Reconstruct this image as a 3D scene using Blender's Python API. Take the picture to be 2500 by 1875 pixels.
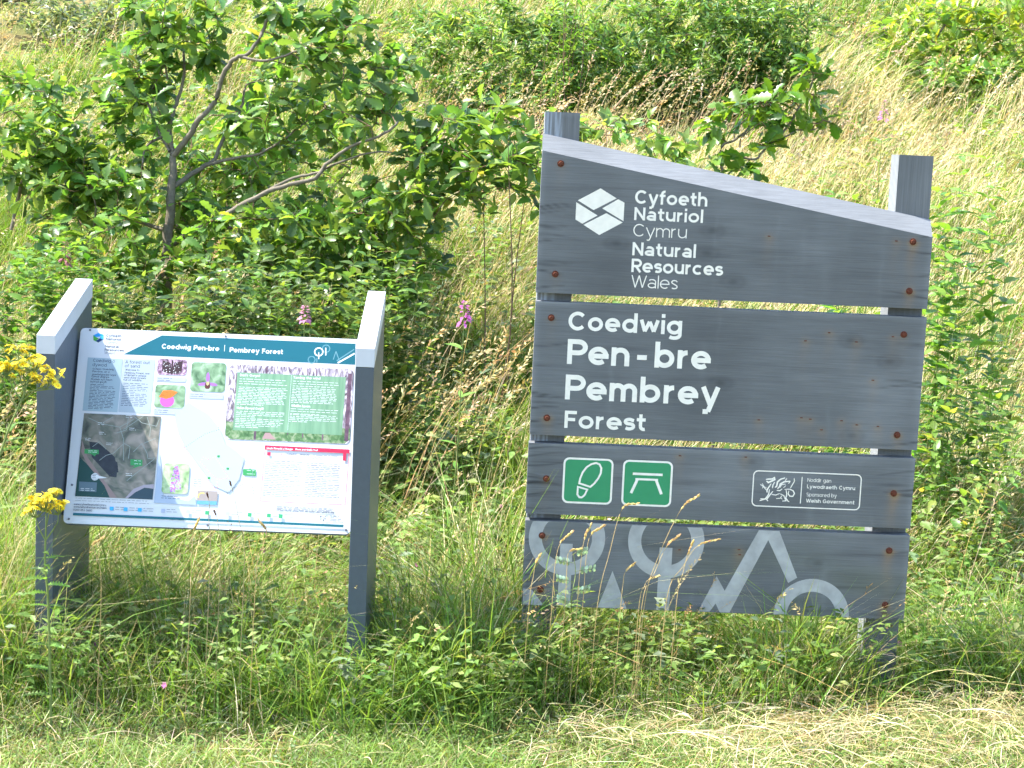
import bpy, math, random
import numpy as np
from mathutils import Vector, Matrix

random.seed(7)
RNG = np.random.default_rng(7)
scene = bpy.context.scene
for o in list(bpy.data.objects):
    bpy.data.objects.remove(o)
COL = scene.collection

# ------------------------------------------------------------------ camera
FPX, PITCH, ROLL, EYE = 4200.0, -0.131, 0.044, 1.65
cam_d = bpy.data.cameras.new('camera')
cam_d.sensor_width = 36.0
cam_d.lens = 36.0 * FPX / 2500.0
cam_d.clip_end = 500
cam = bpy.data.objects.new('camera', cam_d)
COL.objects.link(cam)
cF = np.array([0, math.cos(PITCH), math.sin(PITCH)])
_u = np.array([0, -math.sin(PITCH), math.cos(PITCH)])
_r = np.array([1.0, 0, 0])
cR = math.cos(ROLL) * _r + math.sin(ROLL) * _u
cU = -math.sin(ROLL) * _r + math.cos(ROLL) * _u
CAM = np.array([0, 0, EYE])
M = Matrix([[cR[i], cU[i], -cF[i], CAM[i]] for i in range(3)] + [[0, 0, 0, 1]])
cam.matrix_world = M
scene.camera = cam

# ------------------------------------------------------------------ light
SUN = np.array([-0.63, 0.04, 1.0]); SUN /= np.linalg.norm(SUN)
world = bpy.data.worlds.new('World'); scene.world = world
world.use_nodes = True
nt = world.node_tree; nt.nodes.clear()
sky = nt.nodes.new('ShaderNodeTexSky'); sky.sky_type = 'NISHITA'; sky.sun_disc = False
sky.sun_elevation = math.asin(SUN[2]); sky.sun_rotation = math.atan2(SUN[0], SUN[1])
bg = nt.nodes.new('ShaderNodeBackground'); bg.inputs[1].default_value = 0.15
wo = nt.nodes.new('ShaderNodeOutputWorld')
nt.links.new(sky.outputs[0], bg.inputs[0]); nt.links.new(bg.outputs[0], wo.inputs[0])
sun_d = bpy.data.lights.new('sun', 'SUN'); sun_d.energy = 3.7; sun_d.angle = math.radians(0.53)
sun_d.color = (1.0, 0.955, 0.88)
sun_o = bpy.data.objects.new('sun', sun_d); COL.objects.link(sun_o)
sun_o.rotation_euler = Vector(SUN).to_track_quat('Z', 'Y').to_euler()
vs = scene.view_settings
vs.view_transform = 'Standard'; vs.look = 'None'; vs.exposure = 2.05; vs.gamma = 1.0; vs.use_curve_mapping = False

cy = scene.cycles
cy.max_bounces = 6; cy.diffuse_bounces = 3; cy.glossy_bounces = 2; cy.transmission_bounces = 3; cy.transparent_max_bounces = 4
cy.caustics_reflective = False; cy.caustics_refractive = False; cy.use_denoising = True; cy.use_adaptive_sampling = True; cy.adaptive_threshold = 0.03

# ------------------------------------------------------------------ helpers
def ray(px, py):
    return cF + cR * (px - 1250.0) / FPX - cU * (py - 937.5) / FPX
def at(px, py, depth):
    return CAM + ray(px, py) * depth

def lerp(a, b, t): return a + (b - a) * t

def hills(x, y):
    return (0.055 * np.sin(1.3 * x + 0.9 * y + 0.6) + 0.04 * np.sin(2.3 * x - 1.9 * y + 2.0) + 0.03 * np.sin(0.7 * x + 3.1 * y))
def ground_z(x, y):
    x = np.asarray(x, float); y = np.asarray(y, float)
    t = np.clip((y - 5.45) / 1.2, 0, 1)
    rise = np.where(y < 6.65, 0.30 * 1.2 * t * t / 2, 0.18 + 0.30 * (y - 6.65))
    top = 0.18 + 0.30 * (22.0 - 6.65)
    rise = np.where(y > 22, top + 3.0 * (1 - np.exp(-(y - 22) / 14.0)), rise)
    k = np.clip((y - 5.6) / 1.5, 0, 1)
    return rise + hills(x, y) * k + 0.012 * np.sin(5 * x + 1) * np.sin(4 * y) * (1 - k)
def on_ground(px, py):
    d = ray(px, py); t = 3.0
    while t < 40:
        P = CAM + d * t
        if P[2] <= ground_z(P[0], P[1]): break
        t += 0.01
    return P

def hexc(r, g, b):
    f = lambda c: (c / 255 / 12.92) if c <= 10 else ((c / 255 + .055) / 1.055) ** 2.4
    return (f(r), f(g), f(b), 1.0)

def new_mat(name):
    m = bpy.data.materials.new(name); m.use_nodes = True
    n = m.node_tree; n.nodes.clear()
    out = n.nodes.new('ShaderNodeOutputMaterial')
    return m, n, out

def plain(name, col, rough=0.6, spec=0.3, bump=0.0, var=0.0, scale=30, metal=0.0):
    m, n, out = new_mat(name)
    p = n.nodes.new('ShaderNodeBsdfPrincipled')
    p.inputs['Roughness'].default_value = rough; p.inputs['Specular IOR Level'].default_value = spec
    p.inputs['Metallic'].default_value = metal
    p.inputs['Base Color'].default_value = col
    if var or bump:
        tc = n.nodes.new('ShaderNodeTexCoord'); nz = n.nodes.new('ShaderNodeTexNoise')
        nz.inputs['Scale'].default_value = scale; nz.inputs['Detail'].default_value = 5
        n.links.new(tc.outputs['Object'], nz.inputs['Vector'])
        if var:
            mx = n.nodes.new('ShaderNodeMix'); mx.data_type = 'RGBA'
            mx.inputs[6].default_value = tuple(c * (1 - var) for c in col[:3]) + (1,)
            mx.inputs[7].default_value = tuple(min(1, c * (1 + var)) for c in col[:3]) + (1,)
            n.links.new(nz.outputs['Fac'], mx.inputs[0]); n.links.new(mx.outputs[2], p.inputs['Base Color'])
        if bump:
            b = n.nodes.new('ShaderNodeBump'); b.inputs['Strength'].default_value = bump; b.inputs['Distance'].default_value = 0.004
            n.links.new(nz.outputs['Fac'], b.inputs['Height']); n.links.new(b.outputs[0], p.inputs['Normal'])
    n.links.new(p.outputs[0], out.inputs[0])
    return m

def foliage(name, trans=0.4, rough=0.45, spec=0.35, tint=(1.25, 1.15, 0.55), objrand=False, cols=None, gloss=True):
    """leaf / grass: colour from the mesh attribute, light passing through the blade"""
    m, n, out = new_mat(name)
    if cols is None:
        at_ = n.nodes.new('ShaderNodeAttribute'); at_.attribute_name = 'Col'; src = at_.outputs['Color']
    else:
        oi = n.nodes.new('ShaderNodeObjectInfo'); rp = n.nodes.new('ShaderNodeValToRGB')
        rp.color_ramp.interpolation = 'LINEAR'
        el = rp.color_ramp.elements
        while len(el) < len(cols): el.new(0.5)
        for i, c in enumerate(cols):
            el[i].position = i / (len(cols) - 1); el[i].color = tuple(c) + (1,)
        n.links.new(oi.outputs['Random'], rp.inputs[0]); src = rp.outputs[0]
    p = n.nodes.new('ShaderNodeBsdfPrincipled')
    p.inputs['Roughness'].default_value = rough; p.inputs['Specular IOR Level'].default_value = spec
    n.links.new(src, p.inputs['Base Color'])
    mul = n.nodes.new('ShaderNodeMix'); mul.data_type = 'RGBA'; mul.blend_type = 'MULTIPLY'; mul.inputs[0].default_value = 1
    mul.inputs[7].default_value = tint + (1,)
    n.links.new(src, mul.inputs[6])
    tr = n.nodes.new('ShaderNodeBsdfTranslucent'); n.links.new(mul.outputs[2], tr.inputs['Color'])
    mix = n.nodes.new('ShaderNodeMixShader'); mix.inputs[0].default_value = trans
    n.links.new(p.outputs[0], mix.inputs[1]); n.links.new(tr.outputs[0], mix.inputs[2])
    n.links.new(mix.outputs[0], out.inputs[0])
    return m

def mesh_np(name, V, faces, mat=None, parent=None, col=None, smooth=False, link=True):
    me = bpy.data.meshes.new(name)
    V = np.asarray(V, np.float32).reshape(-1, 3)
    faces = [np.asarray(f, np.int32) for f in faces if len(f)]
    nf = sum(len(f) for f in faces)
    loops = np.concatenate([f.ravel() for f in faces])
    sizes = np.concatenate([np.full(len(f), f.shape[1], np.int32) for f in faces])
    starts = np.concatenate([[0], np.cumsum(sizes)[:-1]]).astype(np.int32)
    me.vertices.add(len(V)); me.vertices.foreach_set('co', V.ravel())
    me.loops.add(len(loops)); me.loops.foreach_set('vertex_index', loops)
    me.polygons.add(nf); me.polygons.foreach_set('loop_start', starts); me.polygons.foreach_set('loop_total', sizes)
    me.polygons.foreach_set('use_smooth', np.full(nf, bool(smooth)))
    me.update(calc_edges=True)
    if col is not None:
        a = me.color_attributes.new('Col', 'FLOAT_COLOR', 'POINT')
        c = np.ones((len(V), 4), np.float32); c[:, :3] = np.asarray(col, np.float32).reshape(-1, 3)
        a.data.foreach_set('color', c.ravel())
    if mat: me.materials.append(mat)
    o = bpy.data.objects.new(name, me)
    if link: COL.objects.link(o)
    if parent: o.parent = parent
    return o

def tag(o, label=None, cat=None, group=None, kind=None):
    if label: o['label'] = label
    if cat: o['category'] = cat
    if group: o['group'] = group
    if kind: o['kind'] = kind
    return o
def empty(name, loc, rz=0.0):
    o = bpy.data.objects.new(name, None); COL.objects.link(o)
    o.location = [float(v) for v in loc]; o.rotation_euler = (0, 0, rz); o.empty_display_size = 0.1
    return o
def child_world(o, root):      # geometry given in world metres, root an unrotated Empty
    o.parent = root; o.location = -Vector(root.location)
    return o

class PB:
    """collects polygons / boxes / tubes of one mesh object"""
    def __init__(s): s.V = []; s.F = []
    def poly(s, pts):
        b = len(s.V); s.V += [tuple(p) for p in pts]; s.F.append(tuple(range(b, b + len(pts))))
    def prism(s, a, b):      # two outlines of equal length, a bottom, b top
        n = len(a); k = len(s.V); s.V += [tuple(p) for p in a] + [tuple(p) for p in b]
        s.F.append(tuple(k + i for i in range(n))[::-1]); s.F.append(tuple(k + n + i for i in range(n)))
        for i in range(n): s.F.append((k + i, k + (i + 1) % n, k + n + (i + 1) % n, k + n + i))
    def box(s, x0, x1, y0, y1, z0, z1):
        s.prism([(x0, y0, z0), (x1, y0, z0), (x1, y1, z0), (x0, y1, z0)], [(x0, y0, z1), (x1, y0, z1), (x1, y1, z1), (x0, y1, z1)])
    def build(s, name, mat, parent=None, bevel=0.0, smooth=False):
        me = bpy.data.meshes.new(name); me.from_pydata(s.V, [], s.F); me.update()
        if mat: me.materials.append(mat)
        o = bpy.data.objects.new(name, me); COL.objects.link(o)
        if parent: o.parent = parent
        if bevel:
            md = o.modifiers.new('bevel', 'BEVEL'); md.width = bevel; md.segments = 2; md.limit_method = 'ANGLE'
        if smooth:
            for p in me.polygons: p.use_smooth = True
        return o

# ------------------------------------------------------------------ ground
def ground_mat():
    m, n, out = new_mat('soil_and_thatch')
    p = n.nodes.new('ShaderNodeBsdfPrincipled'); p.inputs['Roughness'].default_value = 0.95; p.inputs['Specular IOR Level'].default_value = 0.1
    tc = n.nodes.new('ShaderNodeTexCoord')
    a = n.nodes.new('ShaderNodeTexNoise'); a.inputs['Scale'].default_value = 2.2; a.inputs['Detail'].default_value = 8
    b = n.nodes.new('ShaderNodeTexNoise'); b.inputs['Scale'].default_value = 55; b.inputs['Detail'].default_value = 6
    n.links.new(tc.outputs['Object'], a.inputs['Vector']); n.links.new(tc.outputs['Object'], b.inputs['Vector'])
    r1 = n.nodes.new('ShaderNodeValToRGB'); r2 = n.nodes.new('ShaderNodeValToRGB')
    r1.color_ramp.elements[0].position = .35; r1.color_ramp.elements[1].position = .65
    r1.color_ramp.elements[0].color = (.10, .13, .035, 1); r1.color_ramp.elements[1].color = (.24, .19, .09, 1)
    r2.color_ramp.elements[0].color = (.45, .45, .45, 1); r2.color_ramp.elements[1].color = (1.3, 1.25, 1.1, 1)
    n.links.new(a.outputs[0], r1.inputs[0]); n.links.new(b.outputs[0], r2.inputs[0])
    mx = n.nodes.new('ShaderNodeMix'); mx.data_type = 'RGBA'; mx.blend_type = 'MULTIPLY'; mx.inputs[0].default_value = 1
    n.links.new(r1.outputs[0], mx.inputs[6]); n.links.new(r2.outputs[0], mx.inputs[7]); n.links.new(mx.outputs[2], p.inputs[0])
    bu = n.nodes.new('ShaderNodeBump'); bu.inputs['Strength'].default_value = .8; bu.inputs['Distance'].default_value = .02
    n.links.new(b.outputs[0], bu.inputs['Height']); n.links.new(bu.outputs[0], p.inputs['Normal'])
    n.links.new(p.outputs[0], out.inputs[0])
    return m
def build_ground():
    xs = np.unique(np.concatenate([np.linspace(-150, -8, 24), np.linspace(-8, 8, 110), np.linspace(8, 150, 24)]))
    ys = np.unique(np.concatenate([np.linspace(-60, 2, 14), np.linspace(2, 24, 150), np.linspace(24, 200, 40)]))
    X, Y = np.meshgrid(xs, ys)
    V = np.stack([X, Y, ground_z(X, Y)], -1).reshape(-1, 3)
    w = len(xs); i, j = np.meshgrid(np.arange(w - 1), np.arange(len(ys) - 1))
    q = (j * w + i).ravel()
    o = mesh_np('ground', V, [np.stack([q, q + 1, q + w + 1, q + w], 1)], ground_mat(), smooth=True)
    tag(o, 'grassy bank rising behind the two signs', 'ground', kind='structure')
build_ground()

# ------------------------------------------------------------------ stroke lettering
def arc(cx, cy, rx, ry, a0, a1, n=18):
    t = np.radians(np.linspace(a0, a1, n))
    return [(cx + rx * math.cos(k), cy + ry * math.sin(k)) for k in t]
def ring(cx, cy, rx, ry, n=26): return arc(cx, cy, rx, ry, 0, 360 * (n - 1) / n, n)

def glyph(c, s):
    """monoline geometric letters: list of (points, closed), advance; cap height 1, stroke width s"""
    h = s / 2; X = .74; ow = .78; rx = ow / 2 - h; ry = X / 2 - h; cx = ow / 2; cy = X / 2
    nw = .70; L = lambda *p: (list(p), False)
    O = (ring(cx, cy, rx, ry), True)
    shoulder = lambda x0, x1, top=X: [(x0, cy * .9)] + arc((x0 + x1) / 2, top - h - (x1 - x0) / 2 * .95, (x1 - x0) / 2, (x1 - x0) / 2 * .95, 178, 0, 12)
    C1 = lambda w: arc(w / 2, .5, w / 2 - h, .5 - h, 42, 318, 26)
    g = {
     'o': ([O], ow), 'c': ([(arc(cx, cy, rx, ry, 45, 315, 22), False)], ow * .92),
     'e': ([(arc(cx, cy, rx, ry, 0, 312, 24), False), L((cx - rx + h * .6, cy - h * .1), (cx + rx + h, cy - h * .1))], ow),
     'd': ([O, L((cx + rx, 0), (cx + rx, 1.04))], ow + .02), 'b': ([O, L((cx - rx, 0), (cx - rx, 1.04))], ow + .02),
     'p': ([O, L((cx - rx, X), (cx - rx, -.27))], ow + .02), 'q': ([O, L((cx + rx, X), (cx + rx, -.27))], ow + .02),
     'g': ([O, (([(cx + rx, X), (cx + rx, 0)] + arc(cx, -.02, rx, .26 - h, -5, -140, 10)), False)], ow + .02),
     'a': ([(arc(cx - .05, .225, rx * .86, .225 - h, 0, 347, 22), True), ([(h + .09, X - h - .10)] + arc(cx - .06, X - h - .18, rx * .86, .18, 125, 0, 10) + [(cx - .06 + rx * .86, 0)], False)], ow - .08),
     'n': ([L((h, 0), (h, X)), (shoulder(h, nw - h) + [(nw - h, 0)], False)], nw),
     'h': ([L((h, 0), (h, 1.04)), (shoulder(h, nw - h) + [(nw - h, 0)], False)], nw),
     'm': ([L((h, 0), (h, X)), (shoulder(h, .58 - h / 2) + [(.58 - h / 2, 0)], False), (shoulder(.58 - h / 2, 1.16 - 2 * h + 0.0) + [(1.16 - 2 * h, 0)], False)], 1.16 - h),
     'u': ([([(h, X)] + arc(nw / 2, h + (nw / 2 - h) * .95, nw / 2 - h, (nw / 2 - h) * .95, 180, 358, 12), False), L((nw - h, X), (nw - h, 0))], nw),
     'r': ([L((h, 0), (h, X)), ([(h, cy)] + arc(h + .28, X - h - .26, .28, .26, 170, 88, 8), False)], .44),
     't': ([([(.2, .96), (.2, .26)] + arc(.2 + .17, h + .17, .17, .17, 180, 290, 8), False), L((0, X - h), (.45, X - h))], .47),
     'f': ([([(.19, 0), (.19, .82)] + arc(.19 + .18, 1.04 - h - .18, .18, .18, 180, 75, 8), False), L((0, X - h), (.43, X - h))], .44),
     'i': ([L((h, 0), (h, X)), L((h, .86), (h, .86 + max(s, .12) * 1.05))], s), 'l': ([L((h, 0), (h, 1.04))], s),
     'w': ([L((h * .8, X - h * .2), (.27, h * 1.1), (.5, X - h * 1.2), (.73, h * 1.1), (1 - h * .8, X - h * .2))], 1.0),
     'v': ([L((h * .8, X), (.36, h * .3), (.72 - h * .8, X))], .72),
     'y': ([L((.72 - h * .8, X), (.3, -.28 + h * .2), (.1, -.26)), L((h * .8, X), (.375, .02))], .72),
     's': ([([(.52, .58)] + arc(.285, X - h - .135, .23 - h * .3, .135, 40, 235, 9) + arc(.285, h + .15, .255 - h * .3, .15, 60, -140, 9), False)], .56),
     'k': ([L((h, 0), (h, 1.04)), L((.58, X), (h * 1.5, .28)), L((.25, .42), (.6, 0))], .6),
     'x': ([L((0, X), (.6, 0)), L((.6, X), (0, 0))], .6), 'z': ([L((0, X - h), (.5, X - h), (0.06, h), (.55, h))], .55),
     'C': ([(C1(.95), False)], .9), 'G': ([(C1(.98), False), L((.52, .46), (.98 - h, .46), (.98 - h, .16))], 1.0),
     'O': ([(ring(.5, .5, .5 - h, .5 - h), True)], 1.0), 'N': ([L((h, 0), (h, 1)), L((h * .9, 1 - h * .5), (.8 - h * .9, h * .5)), L((.8 - h, 0), (.8 - h, 1))], .8),
     'P': ([L((h, 0), (h, 1)), ([(h, 1 - h)] + arc(.42, .68, .30 - h * .4, .32 - h, 90, -90, 12) + [(h, .36 + h)], False)], .7),
     'R': ([L((h, 0), (h, 1)), ([(h, 1 - h)] + arc(.42, .68, .30 - h * .4, .32 - h, 90, -90, 12) + [(h, .36 + h)], False), L((.38, .4), (.68, 0))], .72),
     'B': ([L((h, 0), (h, 1)), ([(h, 1 - h)] + arc(.4, .75, .27 - h * .4, .25 - h, 90, -90, 9) + [(h, .5 + h)], False), ([(h, .52)] + arc(.42, .27, .3 - h * .4, .27 - h, 80, -90, 9) + [(h, h)], False)], .72),
     'D': ([L((h, 0), (h, 1)), ([(h, 1 - h)] + arc(.34, .5, .5 - h, .5 - h, 90, -90, 16) + [(h, h)], False)], .84),
     'F': ([L((h, 0), (h, 1)), L((h, 1 - h), (.62, 1 - h)), L((h, .5), (.55, .5))], .62), 'L': ([L((h, 1), (h, h), (.58, h))], .58),
     'E': ([L((h, 0), (h, 1)), L((h, 1 - h), (.62, 1 - h)), L((h, .5), (.55, .5)), L((h, h), (.62, h))], .62),
     'W': ([L((h * .8, 1), (.33, h * .3), (.62, 1 - h * .3), (.91, h * .3), (1.24 - h * .8, 1))], 1.24),
     'A': ([L((h * .7, 0), (.43, 1 - h * .3), (.86 - h * .7, 0)), L((.2, .27), (.66, .27))], .86),
     'T': ([L((0, 1 - h), (.72, 1 - h)), L((.36, 1 - h), (.36, 0))], .72), 'H': ([L((h, 0), (h, 1)), L((.78 - h, 0), (.78 - h, 1)), L((h, .5), (.78 - h, .5))], .78),
     'S': ([([(.62, .84)] + arc(.35, 1 - h - .2, .28, .2, 40, 245, 10) + arc(.35, h + .21, .3, .21, 65, -145, 10), False)], .68),
     'M': ([L((h, 0), (h, 1 - h * .3), (.46, .35), (.92 - h, 1 - h * .3), (.92 - h, 0))], .92),
     '-': ([L((0, .38), (.34, .38))], .34), '|': ([L((.05, -.15), (.05, 1.1))], .1), "'": ([L((h, .75), (h, 1.05))], s),
     '.': ([L((h, 0), (h, s * 1.1))], s), ',': ([L((h, s), (h * .4, -.14))], s),
     '0': ([(ring(.37, .5, .37 - h, .5 - h), True)], .74),
     '3': ([(arc(.32, .74, .27, .26 - h, 140, -80, 12) , False), (arc(.32, .27, .3, .27 - h, 85, -145, 12), False)], .66),
     '5': ([([(.6, 1 - h), (.16, 1 - h), (.12, .55)] + arc(.32, .32, .3, .32 - h, 100, -145, 12), False)], .66),
     '6': ([(ring(.36, .32, .32 - h * .4, .32 - h), True), (arc(.5, .5, .46, .5 - h, 100, 190, 8), False)], .7),
    }
    return g.get(c)

def strip(pts, closed, w, scale=1.0):
    """centreline -> quads with mitred joints (2D)"""
    P = np.array(pts, float); n = len(P)
    if closed: prev, nxt = np.roll(P, 1, 0), np.roll(P, -1, 0)
    else:
        prev = np.vstack([2 * P[0] - P[1], P[:-1]]); nxt = np.vstack([P[1:], 2 * P[-1] - P[-2]])
    d0 = P - prev; d1 = nxt - P
    d0 /= np.linalg.norm(d0, axis=1)[:, None] + 1e-9; d1 /= np.linalg.norm(d1, axis=1)[:, None] + 1e-9
    n0 = np.stack([-d0[:, 1], d0[:, 0]], 1); n1 = np.stack([-d1[:, 1], d1[:, 0]], 1)
    m = n0 + n1; m /= np.linalg.norm(m, axis=1)[:, None] + 1e-9
    k = np.clip(1 / np.maximum(.35, (m * n0).sum(1)), 1, 1.45)
    ww = np.broadcast_to(np.asarray(w, float), (n,)) if not np.isscalar(w) else np.full(n, w)
    Lp = P + m * (ww / 2 * k)[:, None]; Rp = P - m * (ww / 2 * k)[:, None]
    q = []
    for i in range(n if closed else n - 1):
        j = (i + 1) % n
        q.append([Rp[i], Rp[j], Lp[j], Lp[i]])
    return q

def split_sharp(pts, closed):
    if closed or len(pts) < 3: return [(pts, closed)]
    out, cur = [], [pts[0]]
    for i in range(1, len(pts) - 1):
        cur.append(pts[i]); a = np.subtract(pts[i], pts[i - 1]); b = np.subtract(pts[i + 1], pts[i])
        if np.dot(a, b) < .45 * np.linalg.norm(a) * np.linalg.norm(b): out.append((cur, False)); cur = [pts[i]]
    cur.append(pts[-1]); out.append((cur, False))
    return out

class Print2D:
    """flat print in the plane of a board; y = -layer offset towards the viewer"""
    def __init__(s, base): s.V = []; s.F = []; s.base = base; s.k = 0
    def quad(s, q, y):
        b = len(s.V); s.V += [(float(p[0]), y, float(p[1])) for p in q]; s.F.append(tuple(range(b, b + len(q))))
    def y(s):
        s.k += 1
        return -(s.base + 0.000006 * s.k)
    def poly(s, pts): s.quad(pts, s.y())
    def line(s, pts, w, closed=False):
        for pp, cl in (split_sharp(pts, closed) if np.isscalar(w) else [(pts, closed)]):
            y = s.y()
            for q in strip(pp, cl, w): s.quad(q, y)
    def text(s, txt, u, v, cap, weight=.17, width=None, track=.10):
        """baseline start (u,v); width squeezes the advance so the line ends where it should"""
        adv = 0; items = []
        for ch in txt:
            if ch == ' ': adv += .34 + track; continue
            g = glyph(ch, weight)
            if not g: adv += .5; continue
            items.append((adv, g[0])); adv += g[1] + track
        adv -= track
        sx = cap if width is None else width / adv
        y0 = -(s.base); s.k += 1
        for a, strokes in items:
            for i, (pts, closed) in enumerate([z_ for st_ in strokes for z_ in split_sharp(*st_)]):
                P = [((p[0] + a) * sx, p[1] * cap) for p in pts]
                y = y0 - 0.000006 * (i + 1)
                for q in strip(P, closed, weight * cap): s.quad([(u + p[0], v + p[1]) for p in q], y)
    def build(s, name, mat, parent):
        me = bpy.data.meshes.new(name); me.from_pydata(s.V, [], s.F); me.update(); me.materials.append(mat)
        o = bpy.data.objects.new(name, me); COL.objects.link(o); o.parent = parent
        return o

def rounded(x0, x1, z0, z1, r, n=5):
    p = []
    for cx, cz, a in ((x1 - r, z1 - r, 0), (x0 + r, z1 - r, 90), (x0 + r, z0 + r, 180), (x1 - r, z0 + r, 270)):
        p += arc(cx, cz, r, r, a, a + 90, n)
    return p

# ------------------------------------------------------------------ the big timber sign
SIGN_YAW = .018; SIGN_O = np.array([.061, 5.242, 0.0])
sT = np.array([math.cos(SIGN_YAW), math.sin(SIGN_YAW), 0]); sN = np.array([math.sin(SIGN_YAW), -math.cos(SIGN_YAW), 0])

def paint_mat(vertical=False):
    m, n, out = new_mat('weathered_grey_timber_paint')
    p = n.nodes.new('ShaderNodeBsdfPrincipled'); p.inputs['Roughness'].default_value = .7; p.inputs['Specular IOR Level'].default_value = .2
    a = n.nodes.new('ShaderNodeAttribute'); a.attribute_name = 'Col'
    tc = n.nodes.new('ShaderNodeTexCoord'); mp = n.nodes.new('ShaderNodeMapping'); mp.inputs['Scale'].default_value = (150, 110, 4) if vertical else (4, 40, 150)
    n.links.new(tc.outputs['Object'], mp.inputs[0])
    g = n.nodes.new('ShaderNodeTexNoise'); g.inputs['Scale'].default_value = 1.6; g.inputs['Detail'].default_value = 7; g.inputs['Roughness'].default_value = .65
    n.links.new(mp.outputs[0], g.inputs['Vector'])
    b = n.nodes.new('ShaderNodeTexNoise'); b.inputs['Scale'].default_value = 3.5; b.inputs['Detail'].default_value = 4
    n.links.new(tc.outputs['Object'], b.inputs['Vector'])
    r = n.nodes.new('ShaderNodeMapRange'); r.inputs[1].default_value = .25; r.inputs[2].default_value = .75; r.inputs[3].default_value = .78; r.inputs[4].default_value = 1.2
    n.links.new(g.outputs[0], r.inputs[0])
    r2 = n.nodes.new('ShaderNodeMapRange'); r2.inputs[1].default_value = .3; r2.inputs[2].default_value = .7; r2.inputs[3].default_value = .86; r2.inputs[4].default_value = 1.14
    n.links.new(b.outputs[0], r2.inputs[0])
    mm = n.nodes.new('ShaderNodeMath'); mm.operation = 'MULTIPLY'; n.links.new(r.outputs[0], mm.inputs[0]); n.links.new(r2.outputs[0], mm.inputs[1])
    vm = n.nodes.new('ShaderNodeVectorMath'); vm.operation = 'SCALE'; n.links.new(a.outputs['Color'], vm.inputs[0]); n.links.new(mm.outputs[0], vm.inputs['Scale'])
    n.links.new(vm.outputs[0], p.inputs['Base Color'])
    bu = n.nodes.new('ShaderNodeBump'); bu.inputs['Strength'].default_value = .35; bu.inputs['Distance'].default_value = .002
    n.links.new(g.outputs[0], bu.inputs['Height']); n.links.new(bu.outputs[0], p.inputs['Normal'])
    n.links.new(p.outputs[0], out.inputs[0])
    return m
PAINT = paint_mat(); PAINT_V = paint_mat(True)
LETTER = plain('off_white_routed_paint', (.74, .70, .63, 1), .6, .25, var=.16, scale=45)
MOTIF = plain('faded_pale_grey_paint', (.33, .335, .335, 1), .65, .2, var=.45, scale=22)
GREEN = plain('green_sign_paint', (.03, .235, .105, 1), .5, .3, var=.10, scale=25)
RUST = plain('rusty_steel', (.11, .035, .02, 1), .85, .2, bump=.8, var=.5, scale=220)
GREY = np.array([.124, .130, .137])

def grain_noise(u, z, seed):
    r = np.random.default_rng(seed); out = np.zeros_like(u)
    for _ in range(14):
        fz = r.uniform(25, 160); fu = r.uniform(.5, 3); ph = r.uniform(0, 6.3, 2)
        out += np.sin(fz * z + 2.2 * np.sin(fu * u + ph[1]) + ph[0]) * r.uniform(.2, 1)
    return out / 5

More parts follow.
